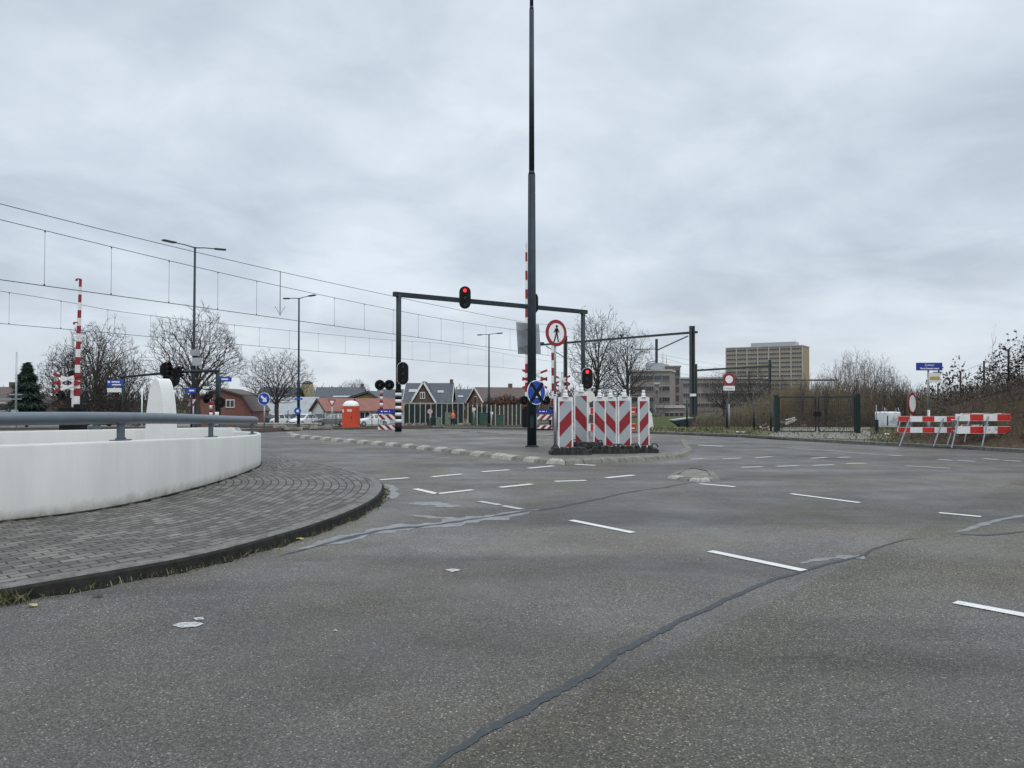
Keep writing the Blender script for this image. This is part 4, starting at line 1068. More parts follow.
# red barn with bent roof, gable to us
d=88;p=B(226,d);s=thing('barn','red brick barn with bent gambrel roof and one white window','barn',tuple(p),R(6))
pf=[(200,428),(200,398),(209.5,394),(221,389.8),(241,396.2),(252,412.5),(252,428)]
pl=[(mm(a-226,d),max(0,W(a,b,d).z-p.z)) for a,b in pf]
MB().prism(pl,(0,9,0),(1,0,0),(0,0,1),(0,-9,0)).build('wall',BRICKR,s)
mb=MB()
for i in range(1,5):
    a,b=Vector((pl[i][0],0,pl[i][1])),Vector((pl[i+1][0],0,pl[i+1][1]));n_=Vector((-(b-a).z,0,(b-a).x)).normalized()
    if n_.z<0 : n_=-n_
    q=[a+n_*.02,b+n_*.02,b+n_*.2,a+n_*.2];mb.add([v+Vector((0,-.3,0)) for v in q]+[v+Vector((0,9.3,0)) for v in q],[(0,1,2,3),(7,6,5,4),(0,4,5,1),(1,5,6,2),(2,6,7,3),(3,7,4,0)])
mb.build('roof',TILEB,s)
f=MB().box((mm(4.2,d),-.03,W(230,403.6,d).z-p.z),(mm(8.4,d),.1,mm(8.2,d))).build('window',WHT,s)
for k in(-1,1): MB().box((mm(4.2+1.9*k,d),-.09,W(230,403.6,d).z-p.z),(mm(3.1,d),.02,mm(6.4,d))).build('pane',WGLASS,f)
# grey shed
house(279,118,mm(76,118),9,ZW(414,118),ZW(398,122),R(2),CONC,ROOFG,'long low shed with pale grey sheet roof behind the parked cars',[(mm(k,118),ZW(417.5,118),mm(7,118),mm(5,118)) for k in(-28,-19,-10,-1,8,17,26)],'shed',catg='shed')
house(281,150,mm(36,150),8,ZW(400,150),ZW(388.2,150),0,BRICKB,TILED,'dark roofed house behind the grey shed',[(0,ZW(405,150),1.2,1.2)],verge=TIMB)
# white gable house with orange roof
house(360,112,mm(84,112),6.4,ZW(410.5,112),ZW(399.4,112),R(33),PALEB,TILEO,'long house with orange tiled roof and cream gable end',[(mm(-20,112),ZW(416,112),1.4,1.3),(mm(-4,112),ZW(416,112),1.4,1.3),(mm(12,112),ZW(416,112),1.4,1.3),(mm(28,112),ZW(416,112),1.4,1.3)],end_mat=CREAM,verge=TILEB)
house(341,150,mm(45,150),9,ZW(403,150),ZW(388,150),R(4),BRICKB,TILED,'house with wide slate roof behind the orange roof',[('R',.5,.35,3.2,.5),(0,2.5,1.2,1.2)],chim=.92)
# yellow timber gable turned to us
d=130;p=B(368,d);s=thing('house','house with shallow dark gable filled with yellow timber','house',tuple(p),0)
pl=[(mm(a-368,d),max(0,W(a,b,d).z-p.z)) for a,b in((350,428),(350,399),(368.5,393.4),(380,400),(380,428))]
MB().prism(pl,(0,9,0),(1,0,0),(0,0,1),(0,-9,0)).build('wall',TIMBY,s);mb=MB()
for (a,b),(c_,e_) in (((343,400.8),(368.5,392.6)),((368.5,392.6),(382.5,402.5))):
    A=W(a,b,d)-p;Bq=W(c_,e_,d)-p;A.y=Bq.y=0
    q=[A,Bq,Bq+Vector((0,0,.35)),A+Vector((0,0,.35))];mb.add([v+Vector((0,-.6,0)) for v in q]+[v+Vector((0,9.3,0)) for v in q],[(0,1,2,3),(7,6,5,4),(0,4,5,1),(1,5,6,2),(2,6,7,3),(3,7,4,0)])
mb.build('roof',TILED,s);MB().box((0,-.05,2.4),(1.6,.1,1.3)).build('window',WHT,s)
house(394,155,mm(30,155),8,ZW(402,155),ZW(390,155),0,BRICKB,TILED,'slate roofed house seen behind the warning lamps',[(0,2.6,1.2,1.2)])
# brick house with dormer and front gable
d=140;h1=house(430,d+3,mm(46,d),9,ZW(402,d),ZW(384,d+4),0,BRICKB,TILED,'dark brick house with white-edged front gable, seen right of the gantry post',[('R',mm(12,d),.5,1.1,.7),('R',mm(-16,d),.55,1.5,.9),(mm(18,d),2.3,1.4,1.4)],verge=WHT,chim=.95)
lx=lambda px:mm(px-430,d)
gh=MB();pl=[(lx(415.5),0),(lx(415.5),ZW(402,d)),(lx(427),ZW(383,d)),(lx(438.5),ZW(402,d)),(lx(438.5),0)]
gh.prism(pl,(0,0,0),(1,0,0),(0,0,1),(0,-6.0,0));gh.build('front_gable',BRICKB,h1)
mb=MB()
for a,b in((1,2),(3,2)):
    A=Vector((pl[a][0],0,pl[a][1]));Bq=Vector((pl[b][0],0,pl[b][1]));A+=(A-Bq)*.08
    q=[A+Vector((0,0,.06)),Bq+Vector((0,0,.06)),Bq+Vector((0,0,.28)),A+Vector((0,0,.28))];mb.add([v+Vector((0,-6.3,0)) for v in q]+[v+Vector((0,0,0)) for v in q],[(0,1,2,3),(7,6,5,4),(0,4,5,1),(1,5,6,2),(2,6,7,3),(3,7,4,0)])
gr=mb.build('gable_roof',TILED,h1);mb=MB()
for a,b in((1,2),(3,2)):
    A=Vector((pl[a][0],-6.33,pl[a][1]));Bq=Vector((pl[b][0],-6.33,pl[b][1]+.02));A+=(A-Bq)*.08;mb.bar(A+Vector((0,0,.15)),Bq+Vector((0,0,.15)),.06,.32)
mb.build('verge_board',WHT,gr)
f=MB().box((lx(426.2),-6.05,ZW(395.5,d)),(mm(5,d),.12,mm(6.5,d))).build('window',WHT,h1)
for k in(-1,1): MB().box((lx(426.2+1.15*k),-6.12,ZW(395.5,d)),(mm(1.6,d),.02,mm(5.2,d))).build('pane',WGLASS,f)
house(463,150,mm(22,150),8,ZW(402.5,150),ZW(390,150),0,BRICKB,TILED,'lower slate roofed house joining the gabled brick house',[('R',-.3,.4,1.0,.6),(0,2.2,1.2,1.2)],verge=WHT)
house(500,138,mm(52,138),8,ZW(402,138),ZW(388.5,142),R(24),BRICKO,TILEB,'brown brick house with brown roof behind the timber fence',[('L',0,ZW(400,138),1.4,1.3),(2,2.2,1.3,1.3)],chim=.45,verge=WHT)
house(2,110,mm(34,110),8,ZW(404,110),ZW(388,110),R(10),BRICKB,TILEB,'brown roofed house at the far left edge',[(2,2.4,1.3,1.2)],chim=.5)
house(52,125,mm(26,125),7,ZW(408,125),ZW(397,125),R(-20),BRICKB,TILEB,'low house with brown roof between conifer and crossing boom',[(0,1.8,1.2,1.1)])
house(222,135,mm(50,135),8,ZW(406,135),ZW(395,135),R(8),BRICKO,TILEB,'reddish house just left behind the barn',[(0,2,1.2,1.1)])
# ochre round-topped tower
d=230;p=B(307.5,d);s=thing('tower','distant ochre tower block with rounded top behind the bare tree','tower',tuple(p))
w=mm(11,d);hh=W(307,384,d).z-p.z;mb=MB();mb.cyl((0,0,0),(0,0,hh),w/2,w/2,24);mb.build('wall',TOWERM,s)
mb=MB();mb.tube([(0,0,hh),(0,0,hh+.5),(0,0,hh+.9)],[w*.5,w*.40,w*.2],24);mb.build('roof',TILED,s)
mb=MB()
for k in range(9):
    t=2*math.pi*k/9;mb.box((w*.5*math.cos(t),w*.5*math.sin(t),hh/2),(.18,.18,hh-.4))
mb.build('rib',BRICKY,s)

def block(px0,px1,ytop,d,Dy,rz,wall,label,floors,bays,fl,name='office_building',win=(.8,.5),end=None,ybot=None,band=None,rooftop=None,pil=0):
    """office block: front spans px0..px1, top at row ytop; windows per floor and bay"""
    p=B((px0+px1)/2,d);w=mm(px1-px0,d)/max(.5,math.cos(rz));h=W(512,ytop,d).z-p.z
    s=thing(name,label,'office building',tuple(p),rz)
    mb=MB();x=w/2;mb.add([(-x,0,0),(x,0,0),(x,Dy,0),(-x,Dy,0),(-x,0,h),(x,0,h),(x,Dy,h),(-x,Dy,h)],[(0,1,5,4),(2,3,7,6),(3,0,4,7)],0);mb.add([(x,0,0),(x,Dy,0),(x,Dy,h),(x,0,h)],[(0,1,2,3)],1);mb.add([(-x,0,h),(x,0,h),(x,Dy,h),(-x,Dy,h)],[(0,1,2,3)],0)
    mb.build('wall',[wall,end or wall],s)
    bw=w/bays
    if pil:
        for k in range(bays+1): MB().box((-x+bw*k,-.14,h/2),(pil,.28,h-.2)).build('pilaster',band,s)
    for f in range(floors):
        z=h-fl*(f+.62)
        if z<.5:break
        for k in range(bays):
            cx=-x+bw*(k+.5);fr=MB().box((cx,-.06,z),(bw*win[0],.16,fl*win[1])).build('window',band or CONC,s)
            n=4;mb=MB()
            for q in range(n): mb.box((cx-bw*win[0]/2+bw*win[0]*(q+.5)/n,-.15,z),(bw*win[0]/n*.90,.03,fl*win[1]*.84))
            mb.build('pane',WGLASS,fr)
    mb=MB();mb.box((0,-.05,h+.15),(w+.3,.5,.5));mb.box((x,Dy/2,h+.15),(.5,Dy,.5));mb.box((-x,Dy/2,h+.15),(.5,Dy,.5));mb.build('parapet',band or CONC,s)
    if rooftop:
        mb=MB();a,b,hh=rooftop;mb.box((a*w,Dy*.5,h+hh/2),(b*w,Dy*.5,hh));mb.build('rooftop_plant',REFW,s)
        mb=MB();mb.cyl((a*w+b*w*.45,Dy*.5,h+hh),(a*w+b*w*.45,Dy*.5,h+hh+3),.08);mb.build('antenna',GALV,s)
    return s
block(732,795,347.0,480,19,R(-33),BRICKY,'tall buff brick office slab of many storeys, highest building on the skyline',11,7,2.75,win=(.86,.43),end=BRICKT,band=CONC,rooftop=(.10,.58,3.0),pil=.55)
block(684,770,378.5,235,14,R(-6),CONCD,'long grey four-storey office behind the railway mast',4,10,3.1,win=(.9,.42),band=CONC)
block(631,669,371,205,16,R(-18),CONCD,'grey stepped office building behind the bare trees',5,5,2.9,win=(.86,.5),band=CONC,rooftop=(.05,.4,2.4))
block(663.5,680.5,367,215,12,R(0),PINKC,'narrow pinkish office tower beside the stepped office',7,3,2.4,win=(.55,.8),band=CONCD,rooftop=(-.2,.3,.9))
block(655,659,384,190,8,R(-10),CONCD,'dark slim stair shaft in front of the stepped office',1,1,3,win=(.5,.3))
block(664,684,407.5,150,8,R(0),CONCD,'low dark blue-grey building below the pinkish tower',1,4,2.2,win=(.7,.4))

# ------------------------------------------------------------------ tall fence, hedge, cabinets and worker
def tall_fence(px0,px1,step,d,yt,yb,post_m,panel_m,label,pw=.16,cap=True,ph=1.0):
    p=B((px0+px1)/2,d);s=thing('tall_fence',label,'fence',tuple(p));z=W(512,yt,d).z-p.z
    X=lambda px:mm(px-(px0+px1)/2,d)
    px=px0;i=0
    while px<=px1+.01:
        r=random.Random(px).uniform(-.2,.12);MB().box((X(px),-.06,(z+r)/2),(pw,.12,z+r)).build('post',post_m,s);px+=step
    mb=MB();mb.box(((X(px0)+X(px1))/2,.06,z*ph/2),(X(px1)-X(px0),.06,z*ph*.97));
    mb.build('panels',panel_m,s)
    if cap: MB().box(((X(px0)+X(px1))/2,0,z),(X(px1)-X(px0),.14,.12)).build('top_rail',post_m,s)
    return s
PANG=M('dark_green_screen',(.010,.016,.013),.6,var=.5,sc=.5)
PALEP=M('pale_grey_post',(.36,.38,.36),.7,var=.2,sc=2)
tall_fence(404,464,5.4,104,403.2,426,PALEP,PANG,'tall fence of pale posts with dark green panels in front of the brick house',.10,True,.93)
tall_fence(468,486,4.6,103,404.0,426,PALEP,PANG,'short stretch of tall fence with pale posts behind the green cabinets',.14,False,.9)
tall_fence(487,528,4.2,102,404.5,427,PALEP,TIMB,'dark timber fence with weathered pale posts below the brown hedge',.13,False,.96)
random.seed(77)
def leafmass(mb,c,rx,ry,rz_,n,size,mi=0,rnd=random):
    for _ in range(n):
        while True:
            v=Vector((rnd.uniform(-1,1),rnd.uniform(-1,1),rnd.uniform(-1,1)))
            if v.length<1:break
        v=v*(.6+.4*rnd.random()) if rnd.random()<.3 else v.normalized()*rnd.uniform(.7,1.05)
        p=Vector(c)+Vector((v.x*rx,v.y*ry,v.z*rz_));a=Vector((rnd.gauss(0,1),rnd.gauss(0,1),rnd.gauss(0,1))).normalized();b=a.orthogonal().normalized();s=size*rnd.uniform(.5,1.3)
        mb.add([p-a*s,p+b*s*.5,p+a*s,p-b*s*.5],[(0,1,2,3)],mi)
d=106;p=B(506,d);s=thing('hedge','rounded brown beech hedge rising above the dark timber fence','hedge',tuple(p))
mb=MB();rr=random.Random(3)
for k in range(9):
    px=487+k*4.8;top=W(512,395+abs(k-4)**1.6*.45,d).z-p.z
    leafmass(mb,(mm(px-506,d),0,top*.55),.85,1.0,top*.47,520,.17,0,rr)
mb.build('foliage',HEDGE,s);mb=MB()
for k in range(9): mb.cyl((mm(487+k*4.8-506,d),0,0),(mm(487+k*4.8-506,d),.1,2.2),.06,.04,6)
mb.build('stems',BARK,s)
def cabinet(px0,px1,yt,d,mat,label,name='utility_cabinet'):
    p=B((px0+px1)/2,d);w=mm(px1-px0,d);h=W(512,yt,d).z-p.z;s=thing(name,label,'cabinet',tuple(p))
    MB().box((0,0,h/2),(w,.6,h*.96)).build('body',mat,s);MB().box((0,0,h*.985),(w*1.06,.66,.07)).build('lid',mat,s)
    MB().box((0,-.31,h*.5),(w*.8,.02,h*.8)).build('door',mat,s);MB().box((w*.3,-.33,h*.55),(.06,.03,.2)).build('handle',BLACK,s);MB().box((0,0,.03),(w*.9,.5,.06)).build('plinth',CONCB,s)
cabinet(471.8,476.6,412.3,92,GREEN2,'tall narrow green cabinet at the left of the green row')
cabinet(479.5,488.5,412.6,92,GREEN2,'wide green cabinet in the middle of the green row')
cabinet(496.5,503.8,415.0,90,GREEN2,'low green cabinet in front of the timber fence')
cabinet(427.3,436,417.5,90,GREEN,'low dark cabinet left of the worker')
cabinet(445.2,450.4,412.6,93,PGREEN,'pale green cabinet directly left of the worker in orange')
cabinet(436.8,441,417.5,92,PGREEN,'small pale cabinet between the dark one and the worker')
for px0,px1,lab in((405.5,411.5,'short pale concrete block, leftmost under the tall fence'),(413,420,'short pale concrete block under the tall fence, second from the gantry post'),(421.8,427,'short pale concrete block beside the dark cabinet'),(458.5,470.5,'long pale concrete block right of the worker')):
    p=B((px0+px1)/2,96);w=mm(px1-px0,96);s=tag(MB().prism([(-w/2,0),(w/2,0),(w/2,.3),(w/2-.06,.36),(-w/2+.06,.36),(-w/2,.3)],(0,.2,0),(1,0,0),(0,0,1),(0,-.4,0)).build('concrete_block',CONCB),lab,'concrete block','pale blocks under the tall fence');s.location=p
for px,py,r,lab in((430,411.5,2.6,'pinkish round sign in front of the tall fence'),(474,409.2,1.7,'small white round marker above the narrow green cabinet'),(491.8,413,1.5,'small white round marker between two green cabinets')):
    d=89;p=B(px,d);s=thing('traffic_sign',lab,'traffic sign',tuple(p));z=W(px,py,d).z-p.z;mb=MB();post(mb,0,.05,0,z,.04);mb.build('pole',GALV,s);MB().face(circ(mm(r,d)),c=(0,z),t=.02).build('panel',CREAM if r<2 else M('pink_sign',(.5,.33,.33),.6),s)

def person(loc,rz,label):
    s=thing('person',label,'person',tuple(loc),rz)
    me=bpy.data.meshes.new('body');V=[];E=[];Rd=[]
    def add(p,r,par=None):
        V.append(p);Rd.append(r)
        if par is not None:E.append((par,len(V)-1))
        return len(V)-1
    pel=add((0,0,.95),.14);sp=add((0,.0,1.15),.135,pel);ch=add((0,-.02,1.36),.155,sp);nk=add((0,-.03,1.50),.06,ch);hd=add((0,-.05,1.60),.085,nk);ht=add((0,-.05,1.72),.075,hd)
    for sg in(-1,1):
        hip=add((sg*.10,0,.88),.10,pel);kn=add((sg*.13,-.03-.05*sg,.49),.065,hip);an=add((sg*.14,.04*sg,.09),.045,kn);add((sg*.16,-.14+.04*sg,.03),.035,an)
        sh=add((sg*.19,-.02,1.40),.07,ch);el=add((sg*.27,.03,1.13),.05,sh);wr=add((sg*.24,-.14,.96),.035,el);hn=add((sg*.235,-.19,.90),.03,wr)
        for q in range(4): f1=add((sg*(.215+.016*q),-.23,.865-.004*q),.010,hn);add((sg*(.215+.016*q),-.245,.835+.003*q),.008,f1)
        th=add((sg*.20,-.21,.90),.011,hn);add((sg*.185,-.235,.88),.009,th)
    me.from_pydata(V,E,[]);o=bpy.data.objects.new('body',me);COL.objects.link(o)
    md=o.modifiers.new('k','SKIN');
    for i,sv in enumerate(me.skin_vertices[0].data): sv.radius=(Rd[i],Rd[i]);sv.use_root=(i==0)
    o.modifiers.new('u','SUBSURF').levels=1;o.modifiers['u'].render_levels=1
    bpy.context.view_layer.update();m2=bpy.data.meshes.new_from_object(o.evaluated_get(bpy.context.evaluated_depsgraph_get()));bpy.data.objects.remove(o)
    b=bpy.data.objects.new('body',m2);COL.objects.link(b);b.parent=s;m2.materials.clear()
    for m in(SKIN,NAVY,ORVEST,BLACK):m2.materials.append(m)
    for f in m2.polygons:
        f.use_smooth=True;c=f.center;f.material_index=3 if c.z<.10 else 1 if (c.z<.92 and abs(c.x)<.19) else 2 if (c.z<1.50 and c.z>.99) else 0
    mb=MB();mb.tube([(0,-.035,1.67),(0,-.04,1.74),(0,-.045,1.80),(0,-.05,1.835)],[.118,.112,.08,.02],16);mb.prism(rrect(.16,.10,.03),(0,-.17,1.675),(1,0,0),(0,1,0),(0,0,.015));mb.build('helmet',ORNG,s)
    mb=MB()
    for e in(-.03,.03): mb.box((e,-.135,1.63),(.02,.01,.012),0)
    mb.build('eye',BLACK,s);MB().prism([(-.015,0),(.015,0),(0,.05)],(0,-.15,1.575),(1,0,0),(0,.02,1),(0,.03,0)).build('nose',SKIN,s);MB().box((0,-.132,1.55),(.045,.01,.01)).build('mouth',RED,s)
    mb=MB()
    for z in(1.08,1.22): mb.tube([(.16*math.cos(2*math.pi*k/16),-.01+.155*math.sin(2*math.pi*k/16),z) for k in range(17)],.014,6)
    mb.build('reflective_band',REFW,s);return s
person(B(453,88),R(150),'worker in orange jacket and dark trousers standing beside the pale green cabinet')

# ------------------------------------------------------------------ railway: tracks, masts, wires
U=Vector((.4222,.9065,0));NV=Vector((U.y,-U.x,0))
def trk(c,y): x=(c+y*U.x)/U.y; return Vector((x,y,g(y)))
for c,lab in((-26.2,'near railway track crossing the junction beyond the gantry'),(-41.2,'far railway track beyond the street lamps')):
    s=thing('railway_track',lab,'railway track',tuple(trk(c,60)),0,'railway tracks')
    for off in(-.75,.75):
        pts=[trk(c+off,y)+Vector((0,0,.05)) for y in(14,20,30,38,50,70,100,140,200,300)]
        mb=MB()
        for a,b in zip(pts,pts[1:]):mb.bar(a,b,.07,.13)
        mb.build('rail',M('rail_steel',(.12,.09,.07),.5,.4),s,world=True)
CAT='overhead line masts'
def wire_line(c,zc,mess,drops,label,feeder=None,z0=(-6,150)):
    """contact wire at zc, messenger height by depth, droppers at pixel columns"""
    s=thing('overhead_wire',label,'overhead wire',tuple(trk(c,45)),0,'overhead line wires')
    P=lambda y,z:Vector((trk(c,y).x,y,z))
    ys=[4,12,20,25.5,32,38,44,50,56,62,68,76,90,110,150]
    MB().tube([P(y,zc) for y in ys],.015,5).build('contact_wire',WIREM,s,world=True,recalc=False)
    def zm(y):
        for (a,za),(b,zb) in zip(mess,mess[1:]):
            if a<=y<=b: t=(y-a)/(b-a); return za+(zb-za)*t - .0
        return mess[-1][1]
    mc=cat([P(a,z) for a,z in mess],8);MB().tube(mc,.013,5).build('messenger_wire',WIREM,s,world=True,recalc=False)
    for px in drops:
        k=(px-CX)/F;y=c/(k*U.y-U.x)   # where the wire plane meets this column
        if not 4<y<150:continue
        # messenger height by curve
        j=min(range(len(mc)),key=lambda i:abs(mc[i].y-y));q0=mc[max(j-1,0)];q1=mc[min(j+1,len(mc)-1)];t=(y-q0.y)/max(1e-6,q1.y-q0.y);z=q0.z+(q1.z-q0.z)*t
        mb=MB();mb.cyl(P(y,zc),P(y,z),.007,n=4);mb.box(P(y,zc+.03),(.03,.05,.07));mb.box(P(y,z-.03),(.03,.05,.06));mb.build('dropper',WIREM,s,world=True)
    return s
dr=[43,110,168,217,256,334,364,393,418,441,463,486,510,548,575,600,640]
wire_line(-26.2,5.5,[(4,8.6),(15,8.0),(25.5,7.5),(36,7.12),(47.3,6.97),(56,7.05),(64,7.28),(72,7.6),(90,7.0),(110,6.9),(150,7.5)],dr,'nearer overhead contact line with droppers, sweeping from upper left')
wire_line(-41.2,5.5,[(14,7.9),(40,7.2),(47,6.85),(58,6.9),(71.5,7.15),(85,7.5),(110,7.0),(150,7.4)],[8,60,107,150,205,234,259,289,318,345,369,392,412,430,450,468,486,503],'farther overhead contact line with droppers, below the nearer one')
s=thing('overhead_wire','single feeder wire running above the nearer contact line','overhead wire',tuple(trk(-26.2,45)),0,'overhead line wires')
P=lambda y,z:Vector((trk(-26.0,y).x,y,z))
MB().tube(cat([P(4,9.2),P(14,8.5),P(25.5,7.97),P(36,7.76),P(47.3,7.75),P(56,7.82),P(64,7.97),P(74,8.3),P(100,7.7),P(150,8.2)],8),.014,5).build('wire',WIREM,s,world=True,recalc=False)
k=(275-CX)/F;y=-26.2/(k*U.y-U.x);mb=MB();mb.cyl(P(y,7.77),P(y,5.6),.018,n=6);mb.tube([P(y,5.9)+Vector((-.25,0,.15)),P(y,5.65),P(y,5.9)+Vector((.25,0,.15))],.012,5);mb.build('insulator_rod',WIREM,s,world=True)
s=thing('overhead_wire','thin pair of wires running right beyond the first railway mast','overhead wire',tuple(W(640,370,90)),0,'overhead line wires')
for a,b in(((560,352),(725,388)),((600,338),(730,376))):
    MB().tube(cat([W(a[0],a[1],76),W((a[0]+b[0])/2,(a[1]+b[1])/2+1.5,100),W(b[0],b[1],135)],6),.016,5).build('wire',WIREM,s,world=True,recalc=False)
# portal 1
def hbeam(mb,p0,p1,w): 
    mb.bar(p0,p1,w,w*.18);v=Vector((0,0,w*.5));mb.bar(p0+v,p1+v,w*.5,w*.1)
pr_=B(692.4,63);pl_=W(565.5,342.5,73.0);zb=W(692,332.5,63).z
s=thing('railway_portal','steel railway mast with long overhead beam reaching left to a second mast','overhead line portal',tuple(pr_))
MSTL=M('mast_green_grey',(.045,.055,.05),.6,.2,var=.2,sc=1.5,dirt=(.08,.07,.055),dth=.6)
def mast(p,ztop,w,root,name='mast'):
    mb=MB();c=Vector((p.x,p.y,0))
    for off in(-w*.32,w*.32): mb.box((p.x+off,p.y,(ztop+p.z)/2),(w*.28,w,ztop-p.z))
    mb.box((p.x,p.y,(ztop+p.z)/2),(w*.5,w*.16,ztop-p.z));mb.build(name,MSTL,root,world=True)
    MB().box((p.x,p.y,p.z+.2),(w*1.8,w*1.8,.4)).build('footing',CONCB,root,world=True)
mast(pr_,W(692,326,63).z,.42,s)
MB().box((pr_.x,pr_.y-.26,W(692,395,63).z),(.5,.03,.22)).build('number_plate',WHT,s,world=True)
bl=B(565.5,73.0);mast(bl,W(565,336,73).z,.38,s)
bl2=B(533,77.5);mast(bl2,W(533,338,77.5).z,.36,s)
A=Vector((pr_.x,pr_.y,zb));Bm=Vector((bl2.x,bl2.y,W(533,345.5,77.5).z))
mb=MB();mb.bar(A+(A-Bm).normalized()*.5,Bm,.18,.18);mb.build('beam',MSTL,s,world=True)
mb=MB();x=Vector((W(668,338,65).x,65,zb-.1));q=W(656.5,339,66);dn=W(656.5,363,66)
mb.bar(q,dn,.20,.20);mb.bar(W(688,336,63.3),W(657.5,350,66),.08,.08);mb.bar(W(657,349,66),W(635,349.5,67.8),.07,.07);mb.bar(W(657,361,66),W(649,362,66.8),.06,.06);mb.build('drop_bracket',MSTL,s,world=True)
mb=MB()
for px,py in((621.5,335.2),(542,343)): mb.box(W(px,py,70),(.4,.3,.14));mb.cyl(W(px,py+2,70),W(px,py,70),.08,n=8)
mb.build('insulator',MSTL,s,world=True)
mb=MB();mb.bar(W(546,346,76),W(564,357,73.2),.07,.07);mb.build('brace',MSTL,s,world=True)
# portal 2 and 3
p2=B(770,120);s=thing('railway_portal','farther slim railway mast with beam in front of the tall office slab','overhead line portal',tuple(p2))
mast(p2,W(770,360,120).z,.36,s);p2b=B(695.5,124);mast(p2b,W(695.5,364,124).z,.55,s)
MB().bar(W(772,366,120),W(695,370.5,124),.35,.3).build('beam',MSTL,s,world=True)
MB().bar(W(765,380.5,140),W(838,380,140),.28,.28).build('far_beam',MSTL,s,world=True)

# ------------------------------------------------------------------ right-hand fence and gate
def line_fence(pts,label,h,root_px,wires=True,pm=BLACK,pr=.045):
    """pts: (px, ytop, ybottom, d)"""
    p=B(pts[0][0],pts[0][3]);s=thing('wire_mesh_fence',label,'fence',tuple(p))
    T_=[];Bo=[]
    for px,yt,yb,d in pts:
        a=W(px,yt,d);b=W(px,yb,d);T_.append(a);Bo.append(b);MB().cyl(b,a,pr,n=8).build('post',pm,s,world=True)
    mb=MB()
    for i in range(len(pts)-1):
        n=max(2,int((T_[i]-T_[i+1]).length/.30))
        for k in range(7):
            t=.06+.9*k/6;mb.bar(Bo[i].lerp(T_[i],t),Bo[i+1].lerp(T_[i+1],t),.006,.006)
        for k in range(1,n):
            t=k/n;mb.bar(Bo[i].lerp(Bo[i+1],t)+Vector((0,0,.1)),T_[i].lerp(T_[i+1],t),.003,.003)
    mb.build('mesh_wires',pm,s,world=True)
    return s
line_fence([(652,402,428.5,44),(687,400,430,42),(727,399,431,39.8),(754,404,431.5,37.5),(771,404,433,36)],'dark wire mesh fence running from the beacons to the green gate',2,0,pm=GREEN,pr=.05)
line_fence([(938,384,414,34),(960.5,371,412,31),(984,361,410,28.5),(1008.5,349,391,26.5),(1032,334,382,24.8)],'tall fence of dark posts climbing the bramble bank on the right',2,0,pm=BLACK,pr=.034)
gd=34.6;pa=B(776,gd);pb=B(857.5,33.9)
s=thing('gate','double green tubular gate between two square posts','gate',tuple(pa))
zt=W(776,395,gd).z;zt2=W(857,394,33.9).z
MB().box((pa.x,pa.y,(zt+.0)/2),(.17,.17,zt)).build('gate_post',GREEN,s,world=True);MB().box((pb.x,pb.y,(zt2)/2),(.17,.17,zt2)).build('gate_post',GREEN,s,world=True)
def leaf(a,b,zt,zb):
    mb=MB();A=Vector((a.x,a.y,0));Bq=Vector((b.x,b.y,0));up=Vector((0,0,1))
    for z in(zb,zt): mb.bar(A+up*z,Bq+up*z,.05,.05)
    for q in(A,Bq): mb.bar(q+up*zb,q+up*zt,.05,.05)
    for k in range(1,18):
        t=k/18;mb.bar(A.lerp(Bq,t)+up*zb,A.lerp(Bq,t)+up*zt,.006,.006)
    for k in range(1,8): mb.bar(A+up*(zb+(zt-zb)*k/8),Bq+up*(zb+(zt-zb)*k/8),.006,.006)
    return mb.build('gate_leaf',GREEN,s,world=True)
m1=B(815.4,34.25);m2=B(818.6,34.2);l_=leaf(pa+Vector((.14,0,0)),m1,W(800,397.2,34.4).z,.10);leaf(m2,pb-Vector((.14,0,0)),W(830,397,34).z,.10)
MB().box(((m1.x+m2.x)/2,m1.y-.05,W(817,414,34.2).z),(.30,.08,.2)).build('lock_box',BLACK,l_,world=False).location=-Vector(pa)
# stuff on the verge
d=40;p=B(887.5,d);p.z=.10;s=thing('bulk_bag','white bulk bag full of rubble standing on the grass beside the gate','bulk bag',tuple(p),R(8))
w=mm(20,d);mb=MB();vs=[];n=24;zz=[(0,.92),(.1,1.0),(.35,1.03),(.6,1.02),(.66,1.0),(.62,.9)]
rq=random.Random(4)
for z,q in zz:
    for k in range(n):
        t=2*math.pi*k/n;c,sn=math.cos(t),math.sin(t);e_=(abs(c)**5+abs(sn)**5)**(-.2)*w*.5*q*(1+rq.uniform(-.02,.02));vs.append((e_*c,e_*sn*.8,z*1.2+rq.uniform(-.012,.012)))
mb.add(vs,[(i*n+k,i*n+(k+1)%n,(i+1)*n+(k+1)%n,(i+1)*n+k) for i in range(len(zz)-1) for k in range(n)],0,True);mb.add(vs[-n:],[list(range(n))],0);mb.build('sack',PWHITE,s)
for sx in(-1,1):
    mb=MB();mb.tube([(sx*w*.4,-w*.36,.7),(sx*w*.36,-w*.3,1.0),(sx*w*.28,-w*.25,.98),(sx*w*.22,-w*.38,.7)],.022,6);mb.build('lifting_loop',GREY,s)
    MB().box((sx*w*.28,-w*.415,.34),(.05,.012,.5)).build('strap',DGREY,s)
mb=MB();
for k in range(6): mb.face(rect(rq.uniform(.1,.3),.03),c=(rq.uniform(-.12,.12),.25+.05*k),y=-w*.425,t=.004)
mb.build('printed_mark',M('faded_print',(.45,.50,.56),.6),s)
d=33.4;p=B(876.3,d);p.z=.04;s=thing('marker_post','thin grey-green marker post left of the white bulk bag','post',tuple(p));mb=MB();post(mb,0,0,0,W(876,405,d).z-.04,.03,.025,8);mb.build('pole',GREYL,s);MB().box((0,0,.3),(.12,.12,.6)).build('sleeve',GREEN,s)
